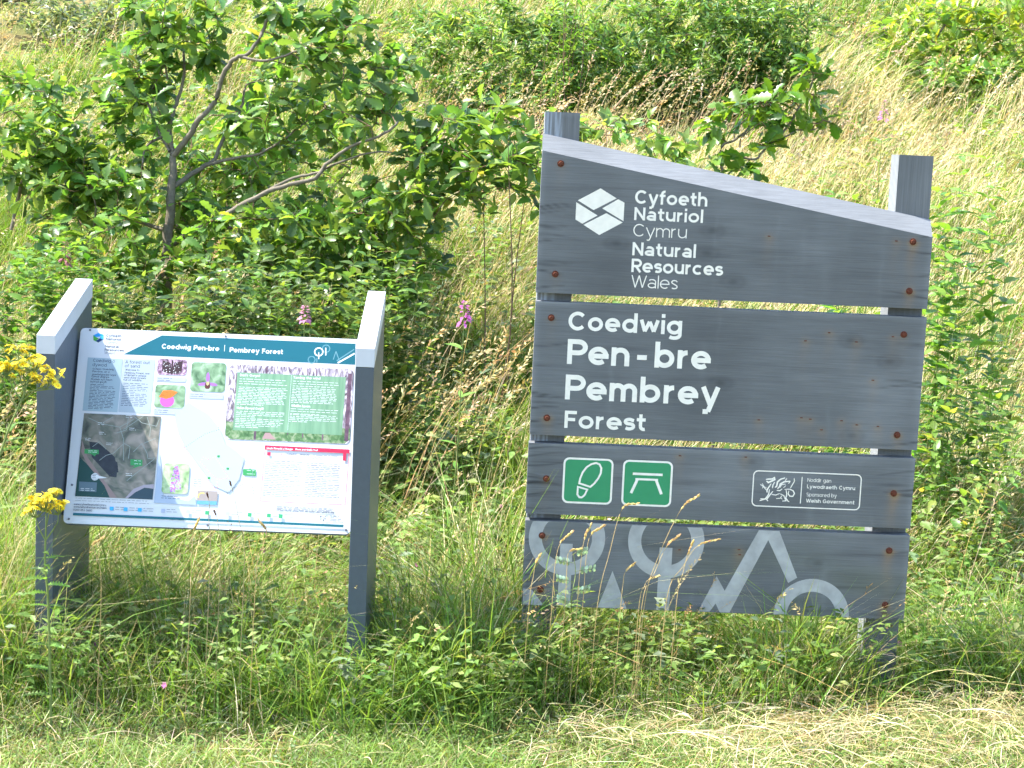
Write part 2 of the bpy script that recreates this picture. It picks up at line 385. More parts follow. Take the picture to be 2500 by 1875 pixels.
def board(name, root, u0, u1, zb, zl, zr, chamf, bolts, marks, seed, thick=.045, label=None):
    """one plank: painted front on a fine grid (rust runs, scuffs, checks), optional bevelled sloping top"""
    zlc, zrc = (zl - chamf, zr - chamf)
    nu, nv = 200, 70
    U, T = np.meshgrid(np.linspace(u0, u1, nu), np.linspace(0, 1, nv))
    Zt = zlc + (zrc - zlc) * (U - u0) / (u1 - u0)
    Z = zb + (Zt - zb) * T
    r = np.random.default_rng(seed)
    c = np.ones(U.shape + (3,)) * GREY
    c *= (1 + .07 * grain_noise(U, Z, seed))[..., None]
    for _ in range(9):       # long dark checks and rubbed areas
        uc, zc = r.uniform(u0, u1), r.uniform(zb, zl); lu, lz = r.uniform(.05, .2), r.uniform(.002, .006)
        k = np.exp(-((U - uc) / lu) ** 2 - ((Z - zc - .02 * (U - uc)) / lz) ** 2) * r.uniform(.08, .32)
        c *= (1 - k)[..., None]
    for _ in range(7):
        uc, zc = r.uniform(u0, u1), r.uniform(zb, zl); k = np.exp(-((U - uc) / r.uniform(.06, .2)) ** 2 - ((Z - zc) / r.uniform(.03, .12)) ** 2) * r.uniform(-.16, .2)
        c *= (1 + k)[..., None]
    e = np.minimum(U - u0, u1 - U); k = np.exp(-(e / .012) ** 2) * .25; c *= (1 + k)[..., None]
    for _ in range(16):      # thin drying cracks running in from the ends
        left = r.random() < .65; ln = r.uniform(.03, .16); zc = r.uniform(zb, min(zl, zr)); d_ = (U - u0) if left else (u1 - U)
        k = np.exp(-((Z - zc - .01 * np.sin(18 * U + zc * 50)) / .0028) ** 2) * np.clip(1 - d_ / ln, 0, 1) ** .5 * r.uniform(.3, .65); c *= (1 - k)[..., None]
    for _ in range(12):      # pale rain runs
        uc = r.uniform(u0, u1); zc = r.uniform(zb, zl); k = np.exp(-((U - uc - .003 * np.sin(60 * Z)) / r.uniform(.004, .018)) ** 2) * np.clip((zc - Z) / .05, 0, 1) * np.exp((Z - zc) / r.uniform(.05, .2)) * r.uniform(.05, .22); c = c * (1 + k[..., None])
    for _ in range(4):       # knots
        uc, zc = r.uniform(u0 + .1, u1 - .1), r.uniform(zb + .03, min(zl, zr) - .03); rr_ = np.sqrt(((U - uc) / 1.7) ** 2 + (Z - zc) ** 2); k = np.exp(-(rr_ / .012) ** 2) * .35 + .12 * np.exp(-((rr_ - .02) / .006) ** 2); c *= (1 - k)[..., None]
    al = np.clip((.62 - Z) / .3, 0, 1) * np.clip(grain_noise(U * 3, Z * .3, seed + 50) * .8 + .2, 0, 1) * .45      # green algae low down
    c = c * (1 - al[..., None]) + np.array([.10, .115, .065]) * al[..., None]
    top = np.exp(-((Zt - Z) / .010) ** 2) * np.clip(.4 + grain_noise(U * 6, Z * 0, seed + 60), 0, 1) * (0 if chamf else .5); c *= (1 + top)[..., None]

    for (bu, bz, amt) in [(b[0], b[1], b[2]) for b in bolts] + [(m_[0], m_[1], .16) for m_ in marks]:
        run = np.where(Z < bz, np.exp(-((U - bu - .004 * np.sin(40 * Z)) / .016) ** 2) * np.exp((Z - bz) / .06), 0) * amt
        halo = np.exp(-(((U - bu) / .015) ** 2 + ((Z - bz) / .013) ** 2)) * (.45 if amt > .2 else .16)
        k = np.clip(run + halo, 0, .9)[..., None]
        c = c * (1 - k) + np.array([.27, .165, .075]) * k
    V = np.stack([U, np.zeros_like(U), Z], -1).reshape(-1, 3); Cc = c.reshape(-1, 3)
    i, j = np.meshgrid(np.arange(nu - 1), np.arange(nv - 1)); q = (j * nu + i).ravel()
    F = [np.stack([q, q + 1, q + nu + 1, q + nu], 1)]
    b0 = len(V); cd = thick - .003 if chamf else 0
    ex = [(u0, 0, zb), (u1, 0, zb), (u1, 0, zrc), (u0, 0, zlc), (u0, cd, zl), (u1, cd, zr), (u0, thick, zb), (u1, thick, zb), (u1, thick, zr), (u0, thick, zl)]
    if not chamf: ex[4], ex[5] = (u0, 0, zlc), (u1, 0, zrc)
    V = np.vstack([V, ex]); Cc = np.vstack([Cc, np.tile(GREY * 1.05, (10, 1))]); Cc[b0:b0 + 6] = GREY * (1.4 if chamf else 1.15)  # bevel coloured paler: faded paint, plus sunlit brightness put into the colour
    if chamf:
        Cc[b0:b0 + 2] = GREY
    F4 = [(b0 + 0, b0 + 6, b0 + 7, b0 + 1), (b0 + 6, b0 + 9, b0 + 8, b0 + 7), (b0 + 4, b0 + 5, b0 + 8, b0 + 9)]
    F5 = [(b0 + 0, b0 + 3, b0 + 4, b0 + 9, b0 + 6), (b0 + 1, b0 + 7, b0 + 8, b0 + 5, b0 + 2)]
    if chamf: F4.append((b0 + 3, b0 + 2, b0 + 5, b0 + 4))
    else:
        F4 += [(b0 + 0, b0 + 3, b0 + 9, b0 + 6), (b0 + 1, b0 + 7, b0 + 8, b0 + 2)]; F5 = []
    Fs = F + [np.array(F4)] + ([np.array(F5)] if F5 else [])
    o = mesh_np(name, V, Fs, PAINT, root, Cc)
    if label: o['label'] = label
    for (bu, bz, amt) in bolts:
        pb = PB(); R = .0085
        hexa = lambda rr, yy: [(bu + rr * math.cos(a), yy, bz + rr * math.sin(a)) for a in np.linspace(0, 2 * math.pi, 13)[:-1]]
        pb.prism(hexa(R * 1.25, -.0006), hexa(R * 1.2, -.0025)); pb.prism(hexa(R * .8, -.0025), hexa(R * .62, -.007))
        pb.build('bolt', RUST, o)
    for (mu, mz) in marks:
        pb = PB(); w = .004
        pb.prism([(mu - w, -.0004, mz - .0015), (mu + w, -.0004, mz - .0015), (mu + w, -.0004, mz + .0015), (mu - w, -.0004, mz + .0015)],
                 [(mu - w, -.0012, mz - .001), (mu + w, -.0012, mz - .001), (mu + w, -.0012, mz + .001), (mu - w, -.0012, mz + .001)])
        pb.build('nail', RUST, o)
    return o

def build_sign():
    root = empty('timber_sign', SIGN_O, SIGN_YAW)
    tag(root, 'large slate grey timber sign of four planks with white lettering and a sloping top', 'sign')
    # posts
    def post(u0, u1, zt, seed, worn):
        y0, y1 = .0465, .1465; nu, nz = 24, 120; zs = np.linspace(-.3, zt, nz)
        V = []; Cc = []; F = []
        def face(fu, fy, w):
            b = len(V)
            for zi in zs:
                for t in np.linspace(0, 1, nu):
                    V.append((fu(t), fy(t), zi)); col = GREY * (1.02 + .05 * math.sin(37 * t + seed))
                    if w: col = w(t, zi, col)
                    Cc.append(col)
            for jj in range(nz - 1):
                for ii in range(nu - 1):
                    a = b + jj * nu + ii; F.append((a, a + 1, a + nu + 1, a + nu))
        def split(t, z, col):       # paint peeled in long streaks on the left half of the face
            if t > .5: return col * (1.3 if z > zt - .01 else 1.08)
            s_ = .5 + .5 * math.sin(70 * t + 3.0 * math.sin(9 * z) + 5 * math.sin(31 * t))
            return col * 1.1 * (1 - .8 * s_) + np.array([.33, .37, .43]) * .8 * s_
        def side(t, z, col):
            s_ = .5 + .5 * math.sin(38 * t + 2 * math.sin(5 * z)); k = .6 + .35 * max(0, 1 - z / .5)
            return col * (1 - k * s_) + np.array([.46, .48, .50]) * k * s_
        face(lambda t: u0 + (u1 - u0) * t, lambda t: y0, split if worn else None)
        face(lambda t: u1, lambda t: y0 + (y1 - y0) * t, None)
        face(lambda t: u1 + (u0 - u1) * t, lambda t: y1, None)
        face(lambda t: u0, lambda t: y1 + (y0 - y1) * t, side)
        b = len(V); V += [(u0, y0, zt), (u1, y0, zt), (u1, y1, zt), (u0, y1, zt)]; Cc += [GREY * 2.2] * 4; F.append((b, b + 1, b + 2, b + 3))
        return mesh_np('post', V, [np.array(F)], PAINT_V, root, np.array(Cc))
    p = post(.005, .111, 1.792, 1.0, True); p['label'] = 'shorter-looking left post with paint peeling in streaks'
    post(1.091, 1.197, 1.709, 2.0, False)
    W = 1.2
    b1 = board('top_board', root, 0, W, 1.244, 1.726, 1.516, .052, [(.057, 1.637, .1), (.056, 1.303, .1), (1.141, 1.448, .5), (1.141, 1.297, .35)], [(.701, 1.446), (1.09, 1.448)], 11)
    b2 = board('name_board', root, .001, W + .001, .805, 1.218, 1.218, 0, [(.050, 1.169, .1), (.051, .859, .3), (1.134, 1.163, .1), (1.136, .851, .25)],
               [(.833, 1.131), (.904, 1.159), (.990, 1.134), (1.101, 1.155), (1.049, 1.018), (.864, .889), (.836, .892), (.901, .857), (.961, .888), (1.009, .877), (1.075, .875), (.705, .880)], 12)
    b3 = board('symbol_board', root, -.001, W - .001, .557, .779, .779, 0, [(.058, .669, .15), (1.139, .667, .6)], [(.468, .758), (.672, .762)], 13)
    b4 = board('motif_board', root, .0, W, .265, .535, .535, 0, [(.053, .489, .35), (.056, .317, .3), (1.138, .485, .55), (1.138, .311, .5)], [(.483, .461), (.669, .469), (.672, .453)], 14)
    E = .0004
    def line(b, txt, u, v, cap, w, width):
        pr = Print2D(E); pr.text(txt, u, v, cap, w, width); o = pr.build('lettering', LETTER, b); return o
    line(b1, 'Cyfoeth', .287, 1.527, .041, .18, .220); line(b1, 'Naturiol', .287, 1.477, .039, .18, .210)
    line(b1, 'Cymru', .287, 1.428, .038, .085, .163); line(b1, 'Natural', .287, 1.370, .040, .18, .194)
    line(b1, 'Resources', .287, 1.319, .041, .18, .279); line(b1, 'Wales', .289, 1.272, .038, .085, .142)
    line(b2, 'Coedwig', .103, 1.133, .058, .19, .350); line(b2, 'Pen', .104, 1.029, .077, .195, .192); line(b2, '-', .319, 1.029, .077, .195, .030); line(b2, 'bre', .373, 1.029, .077, .195, .173)
    line(b2, 'Pembrey', .103, .919, .077, .195, .477); line(b2, 'Forest', .105, .830, .054, .19, .252)
    lg = Print2D(E)
    for q in ([(.114, 1.529), (.181, 1.568), (.231, 1.540), (.163, 1.5015)], [(.236, 1.5375), (.2555, 1.528), (.2555, 1.472), (.189, 1.508)],
              [(.1095, 1.523), (.176, 1.486), (.131, 1.459), (.1095, 1.471)], [(.1345, 1.456), (.202, 1.494), (.2535, 1.468), (.184, 1.427)]): lg.poly(q)
    lg.build('hexagon_emblem', LETTER, b1)
    # two green symbol tiles
    for u0 in (.109, .2935):
        f = Print2D(E); f.poly(rounded(u0, u0 + .155, .5945, .7385, .018)); f.build('tile_border', LETTER, b3)
        f = Print2D(E + .0003); f.poly(rounded(u0 + .006, u0 + .149, .6005, .7325, .013)); f.build('tile_face', GREEN, b3)
    f = Print2D(E + .0006)
    sole = [(.1605, .6585), (.163, .675), (.170, .694), (.181, .710), (.195, .720), (.210, .7245), (.221, .720), (.2265, .709), (.226, .693), (.219, .677), (.2075, .660), (.1955, .6485)]
    f.line(sole, .0058, True); f.line([(.157, .6475), (.1865, .6395), (.179, .622), (.171, .6145), (.163, .6145), (.1565, .623)], .0058, True)
    f.build('boot_print_symbol', LETTER, b3)
    f = Print2D(E + .0006)
    f.line([(.325, .6955), (.4175, .6955)], .0075); f.line([(.334, .679), (.404, .679)], .0065)
    f.line([(.3405, .679), (.3225, .6345)], .0085); f.line([(.398, .679), (.417, .6345)], .0085)
    f.build('picnic_table_symbol', LETTER, b3)
    # sponsor plate outline, dragon, words
    f = Print2D(E); f.line(rounded(.700, 1.035, .610, .7205, .014), .0034, True); f.line([(.851, .707), (.8505, .623)], .0028); f.build('plaque_outline', LETTER, b3)
    f = Print2D(E)
    for t_, v_, w_, l_ in (('Noddir gan', .6925, .11, .074), ('Lywodraeth Cymru', .672, .17, .150), ('Sponsored by', .6465, .11, .094), ('Welsh Government', .627, .17, .151)): line(b3, t_, .868, v_, .0118, w_, l_)
    f = Print2D(E)
    dx = lambda x: .698 + (x - 250) * .000196 + .0 ; dz = lambda x, y: .7195 - (y - 190 - (x - 250) * .038) * .000200
    for pts, w in (([(590, 285), (598, 325), (560, 345), (500, 372), (470, 350)], 20), ([(460, 322), (505, 318), (560, 315), (592, 288)], 16),
                   ([(545, 390), (515, 440), (485, 490), (490, 530)], 15), ([(600, 365), (575, 410), (570, 460)], 14),
                   ([(375, 402), (420, 430), (470, 485)], 11), ([(400, 385), (425, 420), (412, 465)], 8), ([(425, 430), (478, 460)], 8),
                   ([(525, 480), (515, 560), (470, 630), (400, 650), (382, 662)], 15), ([(580, 510), (550, 550), (490, 640), (512, 665)], 13), ([(390, 625), (470, 632)], 10),
                   ([(760, 298), (690, 320), (645, 360), (635, 430), (610, 450)], 18), ([(845, 350), (750, 360), (690, 395), (680, 440), (650, 470)], 17),
                   ([(790, 305), (765, 345)], 10), ([(845, 350), (820, 388)], 11), ([(775, 395), (710, 405), (690, 450)], 11), ([(780, 420), (745, 455)], 9),
                   ([(905, 305), (912, 350), (880, 410), (855, 460)], 11), ([(725, 470), (690, 500), (640, 495)], 12), ([(565, 560), (630, 570), (690, 545)], 11),
                   ([(765, 480), (840, 475), (900, 500), (925, 545), (900, 590), (850, 585), (825, 545), (835, 500)], 13),
                   ([(790, 490), (805, 560), (790, 620), (800, 660), (740, 665)], 13), ([(700, 550), (760, 580), (785, 640)], 11), ([(800, 620), (830, 665), (850, 675)], 11),
                   ([(725, 580), (710, 610), (735, 635)], 9), ([(640, 625), (710, 618)], 9)):
        n_ = len(pts); ws = [w * .000196 * (.55 + .6 * math.sin(math.pi * (i + .5) / n_)) * 1.25 for i in range(n_)]
        f.line([(dx(x), dz(x, y)) for x, y in pts], np.array(ws))
    f.build('dragon_emblem', LETTER, b3)
    # faded tree motifs of the lowest plank (clipped to the plank)
    f = Print2D(E)
    def clip_ring(cu, cz, ro, ri):
        for a in np.arange(0, 360, 6):
            q = []
            for rr, aa in ((ri, a), (ro, a), (ro, a + 6), (ri, a + 6)):
                q.append((cu + rr * math.cos(math.radians(aa)), cz + rr * math.sin(math.radians(aa))))
            if min(p[1] for p in q) > .5335 or max(p[1] for p in q) < .2665 or min(p[0] for p in q) < .002: continue
            q = [(max(p[0], .002), min(max(p[1], .2665), .5335)) for p in q]
            f.quad(q, -E)
    clip_ring(.131, .484, .119, .078); clip_ring(.4405, .487, .119, .078); clip_ring(.908, .266, .119, .078)
    E2 = E + .0003
    f.quad([(.111, .2665), (.150, .2665), (.150, .466), (.111, .466)], -E2); f.quad([(.421, .2665), (.461, .2665), (.461, .466), (.421, .466)], -E2)
    f.quad([(.237, .2665), (.328, .2665), (.278, .385)], -E2)
    f.quad([(.552, .2665), (.588, .2665), (.606, .294), (.632, .336), (.604, .381)], -E2)
    f.quad([(.606, .294), (.620, .2665), (.651, .2665), (.758, .503), (.758, .5335), (.727, .5335), (.632, .336)], -E2)
    f.quad([(.758, .503), (.829, .369), (.856, .387), (.791, .5335), (.758, .5335)], -E2 - .0002)
    f.quad([(.002, .2665), (.068, .2665), (.030, .314), (.002, .318)], -E2)
    f.build('tree_motif', MOTIF, b4)
build_sign()

# ------------------------------------------------------------------ the information lectern
PY = .021; PT = .346; PO = np.array([-1.314, 5.049, 0.0]); PZ = .505; PH = .604; PW = .848
pT = np.array([math.cos(PY), math.sin(PY), 0]); pB = np.array([-math.sin(PY), math.cos(PY), 0])
pV = pB * math.sin(PT) + np.array([0, 0, 1]) * math.cos(PT); pN = np.cross(pT, pV)
def pan(x, y):
    """trace coordinates of the printed panel -> metres in the panel's own plane"""
    d = ray(60 + x * .41591, 650 + y * .41591); o = PO + np.array([0, 0, PZ])
    t = ((o - CAM) @ pN) / (d @ pN); P = CAM + t * d - o
    return (float(P @ pT), float(P @ pV))

def photo_mat(name, cols, scale=40, dist=0.0, stretch=(1, 1, 1), contrast=(.3, .7), rough=.45):
    m, n, out = new_mat(name)
    p = n.nodes.new('ShaderNodeBsdfPrincipled'); p.inputs['Roughness'].default_value = rough; p.inputs['Specular IOR Level'].default_value = .4
    tc = n.nodes.new('ShaderNodeTexCoord'); mp = n.nodes.new('ShaderNodeMapping'); mp.inputs['Scale'].default_value = stretch
    nz = n.nodes.new('ShaderNodeTexNoise'); nz.inputs['Scale'].default_value = scale; nz.inputs['Detail'].default_value = 6; nz.inputs['Distortion'].default_value = dist
    rp = n.nodes.new('ShaderNodeValToRGB'); el = rp.color_ramp.elements
    while len(el) < len(cols): el.new(.5)
    for i, c in enumerate(cols):
        el[i].position = lerp(contrast[0], contrast[1], i / (len(cols) - 1)); el[i].color = c
    n.links.new(tc.outputs['Object'], mp.inputs[0]); n.links.new(mp.outputs[0], nz.inputs['Vector'])
    n.links.new(nz.outputs[0], rp.inputs[0]); n.links.new(rp.outputs[0], p.inputs[0]); n.links.new(p.outputs[0], out.inputs[0])
    return m
def ink(name, r, g, b):
    c = hexc(r, g, b); k = .62 if min(r, g, b) > 110 else .9
    return plain('ink_' + name, (c[0] * k, c[1] * k, c[2] * k, 1), .45, .3)

def build_lectern():
    root = empty('information_lectern', PO, PY)
    tag(root, 'low information board with sloping white printed map panel between two grey plank posts', 'sign')
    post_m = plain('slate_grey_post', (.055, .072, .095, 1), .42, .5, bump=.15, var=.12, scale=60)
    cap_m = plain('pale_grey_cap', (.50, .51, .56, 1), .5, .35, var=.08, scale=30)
    zf, zb_, bf, bb = 1.080, 1.210, -.090, .385; ct = .056
    for u0, u1 in ((-.072, -.018), (.853, .909)):
        p = PB()
        zt = lambda b: zf + (zb_ - zf) * (b - bf) / (bb - bf)
        pr = [(bf + .002, -.3), (bb - .002, -.3), (bb - .002, zt(bb) - ct - .001), (bf + .002, zt(bf) - ct - .001)]
        p.prism([(u0 + .0008, b, z) for b, z in pr], [(u1 - .0008, b, z) for b, z in pr]); po = p.build('post', post_m, root, bevel=.002)
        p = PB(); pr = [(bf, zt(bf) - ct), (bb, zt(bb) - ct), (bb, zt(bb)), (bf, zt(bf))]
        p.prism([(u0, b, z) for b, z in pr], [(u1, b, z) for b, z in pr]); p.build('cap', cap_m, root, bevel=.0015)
        p = PB()
        ww, wd = .03, .004
        a = u1 if u0 < 0 else u0 - ww
        # timber batten behind the panel, screwed to the post's inner face
        z0, z1 = PZ + .02, PZ + .53
        f = lambda z: (z - PZ) * math.tan(PT)
        pr = [(f(z0) + .012, z0), (f(z0) + .05, z0), (f(z1) + .05, z1), (f(z1) + .012, z1)]
        p.prism([(a, b, z) for b, z in pr], [(a + ww, b, z) for b, z in pr]); p.build('batten', post_m, root)
    white = plain('white_laminate', (.60, .62, .66, 1), .4, .35)
    p = PB(); out = rounded(-.012, PW, 0, PH, .014)
    p.prism([(x, .008, z) for x, z in out], [(x, 0, z) for x, z in out])
    panel = p.build('panel', white, root); panel.location = (0, 0, PZ); panel.rotation_euler = (-PT, 0, 0)
    panel['label'] = 'white printed panel with teal heading, photographs and a forest map'
    p = PB(); out2 = rounded(-.010, PW - .002, -.003, PH - .003, .014)
    p.prism([(x, .0105, z) for x, z in out2], [(x, .0082, z) for x, z in out2]); p.build('backing_sheet', post_m, panel)
    teal = ink('teal', 20, 100, 116); grey = ink('grey', 66, 76, 96); whitei = plain('ink_white', (.66, .68, .70, 1), .45, .3)
    lay = [0.0003]
    def pr(up=True):
        if up: lay[0] += .000025
        return Print2D(lay[0])
    def region(name, pts, mat):
        f = pr(); f.poly([pan(*q) for q in pts]); return f.build(name, mat, panel)
    def photo(name, c, mat, r=.010):
        f = pr(); q = [pan(*k) for k in c]; u0 = (q[0][0] + q[3][0]) / 2; u1 = (q[1][0] + q[2][0]) / 2; z1 = (q[0][1] + q[1][1]) / 2; z0 = (q[2][1] + q[3][1]) / 2
        f.poly(rounded(u0, u1, z0, z1, r)); f.build(name, mat, panel); return u0, u1, z0, z1
    def words(lines, cap, w, mat, name='lettering'):
        pr()
        for txt, x, y, x1 in lines:
            f = pr(False); a = pan(x, y); b = pan(x1, y); f.text(txt, a[0], a[1], cap, w, b[0] - a[0]); f.build(name, mat, panel)
    rr = random.Random(5)
    def body(x0, x1, y0, y1, n, mat, slope=.045, short=(), skew=-.13, th=.0016):
        f = pr()
        for i in range(n):
            y = lerp(y0, y1, i / max(1, n - 1)); xs = x0 + (y - y0) * skew; xe = x1 + (y - y0) * skew
            if i in short: xe = xs + (xe - xs) * rr.uniform(.3, .7)
            else: xe -= (xe - xs) * rr.uniform(0, .1)
            x = xs
            while x < xe - 6:
                w = min(rr.uniform(10, 42), xe - x); a = pan(x, y + (x - x0) * slope); b = pan(x + w, y + (x + w - x0) * slope)
                t = th * rr.uniform(.75, 1.1); f.quad([a, b, (b[0], b[1] + t), (a[0], a[1] + t)], -f.base); x += w + 7
        return tag(f.build('text_lines', mat, panel), kind='stuff')
    # heading band
    region('heading_band', [(582, 517), (1940, 578), (1943, 455), (806, 406)], teal)
    words([('Coedwig Pen-bre', 805, 484, 1143), ('Pembrey Forest', 1203, 504, 1517)], .0155, .20, whitei)
    f = pr(False); f.line([pan(1173, 500), pan(1175, 462)], .0016)
    f.build('heading_bar', whitei, panel)
    pale = ink('pale_teal', 120, 176, 190); f = pr()
    for cx, cy, r_ in ((1770, 484, .0115), (1685, 549, .0105)):
        c = pan(cx, cy); f.line(ring(c[0], c[1], r_, r_), .003, True)
    f.line([pan(1812, 548), pan(1828, 500), pan(1852, 566)], .003); f.line([pan(1832, 555), pan(1935, 488)], .0035)
    f.line([pan(1716, 566), pan(1716, 540)], .003); f.build('heading_motif', pale, panel)
    f = pr(); c = pan(1727, 503); f.line(ring(c[0], c[1], .0125, .0125), .004, True); f.line([pan(1727, 545), pan(1727, 505)], .003)
    f.build('heading_motif', whitei, panel)
    for a_, b_, w_ in (((1768, 524), (1768, 478), .0035), ((1838, 568), (1938, 512), .005)):
        f = pr(); f.line([pan(*a_), pan(*b_)], w_); f.build('heading_motif', whitei, panel)
    # emblem and owner's name
    hx = [(433, 391), (464, 403), (463, 430), (433, 448), (404, 434), (404, 405)]
    blu, blu2, dk, gr = ink('blue', 40, 150, 225), ink('light_blue', 70, 175, 240), ink('navy', 30, 60, 110), ink('leaf', 75, 160, 60)
    region('emblem', [hx[0], hx[1], (447, 412), (420, 416), hx[5]], blu); region('emblem', [hx[1], hx[2], (440, 424), (447, 412)], blu2)
    region('emblem', [hx[2], hx[3], (418, 438), (440, 424)], dk); region('emblem', [hx[3], hx[4], hx[5], (420, 416), (436, 424), (418, 438)], gr)
    words([('Cyfoeth', 479, 413, 568), ('Naturiol', 477, 433, 566), ('Natural', 472, 476, 553), ('Resources', 470, 496, 582)], .0075, .17, grey)
    words([('Cymru', 475, 452, 545), ('Wales', 468, 515, 530)], .0075, .09, grey)
    # introduction columns
    tint = ink('box_blue', 190, 214, 228)
    region('text_box', [(340, 848), (546, 858), (577, 545), (372, 535)], tint); region('text_box', [(549, 856), (737, 864), (767, 550), (582, 544)], ink('box_blue_two', 202, 217, 232))
    words([('Coedwig o', 402, 561, 530), ('dywod', 398, 586, 482), ('A forest out', 592, 570, 735), ('of sand', 588, 593, 677)], .0098, .13, grey)
    words([('Croeso i Goedwig', 400, 607, 523), ('Pen-bre, un o', 398, 622, 500), ('goedwigoedd twyni', 396, 639, 536), ('tywod unigryw', 393, 652, 497), ('Prydain sy\'n llawn', 390, 668, 515), ('bywyd gwyllt.', 387, 682, 485),
           ('Welcome to', 592, 613, 674), ('Pembrey Forest, one', 588, 630, 734), ('of Britain\'s unique', 584, 644, 715), ('sand dune forests', 582, 658, 713), ('full of wildlife.', 580, 672, 690)], .0058, .18, grey)
    body(386, 540, 695, 836, 17, grey, short=(0, 3, 16), skew=-.10); body(580, 735, 688, 818, 14, grey, short=(1, 5), skew=-.12)
    # photographs
    g1 = photo_mat('butterfly_photo', [hexc(60, 50, 60), hexc(110, 85, 100), hexc(170, 140, 165), hexc(225, 205, 225)], 60, 1.5)
    u0, u1, z0, z1 = photo('butterfly_photo', [(783, 542), (957, 550), (950, 645), (777, 634)], g1)
    f = pr(); cu = (u0 + u1) / 2
    for sx in (-1, 1): f.poly([(cu, z0 + .006), (cu + sx * .008, z0 + .004), (cu + sx * .03, z0 + .012), (cu + sx * .031, z1 - .004), (cu + sx * .006, z1 - .012)][::sx])
    f.poly([(cu - .003, z0 + .002), (cu + .003, z0 + .002), (cu + .0025, z1 - .003), (cu - .0025, z1 - .003)])
    f.build('butterfly', ink('dark_brown', 62, 44, 48), panel)
    f = pr()
    for _ in range(46):
        a = rr.uniform(-.029, .029); b = rr.uniform(z0 + .006, z1 - .008); s_ = rr.uniform(.0007, .0014)
        if abs(a) < .005: continue
        f.quad([(cu + a - s_, b - s_), (cu + a + s_, b - s_), (cu + a + s_, b + s_), (cu + a - s_, b + s_)], -f.base)
    f.build('butterfly_spots', whitei, panel)
    gm = photo_mat('meadow_photo', [hexc(58, 92, 60), hexc(120, 150, 115), hexc(170, 190, 165)], 35, .6)
    u0, u1, z0, z1 = photo('butterfly_photo', [(773, 692), (945, 702), (937, 836), (757, 828)], gm)
    f = pr(); cu = lerp(u0, u1, .42)
    f.poly([(cu + .022 * math.cos(a), z0 + .022 + .020 * math.sin(a) * (1 if math.sin(a) > 0 else 1)) for a in np.linspace(0, 6.28, 15)[:-1]]); f.build('thistle_head', ink('violet', 200, 95, 205), panel)
    f = pr(); zc = z0 + .036
    f.poly([(cu - .026, zc - .003), (cu - .004, zc - .009), (cu + .012, zc - .004), (cu + .03, zc + .014), (cu + .012, zc + .019), (cu - .014, zc + .018)]); f.build('orange_butterfly', ink('orange', 235, 120, 50), panel)
    f = pr()
    for _ in range(22):
        a = rr.uniform(-.02, .022); b = rr.uniform(-.003, .014); s_ = .0007
        f.quad([(cu + a - s_ * 1.6, zc + b), (cu + a + s_ * 1.6, zc + b), (cu + a + s_ * 1.6, zc + b + s_), (cu + a - s_ * 1.6, zc + b + s_)], -f.base)
    f.build('butterfly_spots', ink('brown', 120, 50, 25), panel)
    u0, u1, z0, z1 = photo('orchid_photo', [(985, 561), (1187, 571), (1172, 742), (968, 733)], gm)
    f = pr(); cu = (u0 + u1) / 2; zc = z0 + .026
    for a0, ln, wd in ((92, .036, .010), (190, .031, .009), (-8, .031, .009)):
        a = math.radians(a0); d_ = np.array([math.cos(a), math.sin(a)]); n_ = np.array([-d_[1], d_[0]]); c0 = np.array([cu, zc])
        f.poly([tuple(c0 + d_ * ln * t + n_ * w_) for t, w_ in ((0, -.003), (.5, -wd * .6), (.85, -wd * .4), (1, 0), (.85, wd * .4), (.5, wd * .6), (0, .003))])
    f.build('orchid_petals', ink('lilac', 190, 130, 225), panel)
    f = pr(); f.poly(rounded(cu - .008, cu + .008, zc - .017, zc + .004, .006)); f.build('orchid_lip', ink('maroon', 90, 50, 50), panel)
    f = pr(); f.poly([(cu - .005, zc - .002), (cu, zc - .007), (cu + .005, zc - .002), (cu + .004, zc + .006), (cu - .004, zc + .006)]); f.build('orchid_column', ink('cream', 220, 205, 150), panel)
    for c in (((775, 648), (950, 656), (945, 682), (772, 674)), ((757, 835), (937, 843), (935, 874), (755, 866)), ((967, 742), (1170, 750), (1167, 782), (964, 774))):
        region('caption_strip', [c[3], c[2], c[1], c[0]], ink('caption', 205, 214, 234)); body(c[0][0] + 8, c[0][0] + 95, c[0][1] + 10, c[0][1] + 22, 2, grey, th=.0014)
    fm = photo_mat('forest_photo', [hexc(70, 62, 66), hexc(120, 108, 118), hexc(190, 180, 195), hexc(235, 232, 240)], 30, 2.2, (2.2, 1, .8))
    fq = [(1207, 574), (1937, 608), (1905, 1050), (1173, 1010)]
    u0, u1, z0, z1 = photo('forest_photo', fq, fm, .016)
    ug = photo_mat('forest_floor_photo', [hexc(48, 84, 46), hexc(86, 122, 74), hexc(150, 160, 130)], 60, .8)
    f = pr(); f.poly([(u0 + .001, z0 + .055), (u0 + .001, z0 + .014), (u0 + .016, z0 + .001), (u1 - .016, z0 + .001), (u1 - .001, z0 + .014), (u1 - .001, z0 + .048)][::-1]); f.build('forest_floor', ug, panel)
    f = pr()
    for t, w, a, b in ((.97, .012, .03, .95), (.24, .007, .0, .14), (.62, .004, .05, .15), (.78, .005, .03, .15), (.5, .003, .08, .15), (.30, .006, .88, .99), (.56, .003, .9, .99), (.63, .003, .88, .99), (.7, .003, .88, .99), (.06, .003, .6, .9)):
        uu = lerp(u0, u1, t); f.poly([(uu - w / 2, lerp(z0, z1, a) + .002), (uu + w / 2, lerp(z0, z1, a) + .002), (uu + w / 2, lerp(z0, z1, b) - .002), (uu - w / 2, lerp(z0, z1, b) - .002)])
    f.build('tree_trunks', photo_mat('trunk_print', [hexc(70, 50, 70), hexc(120, 90, 105)], 50), panel)
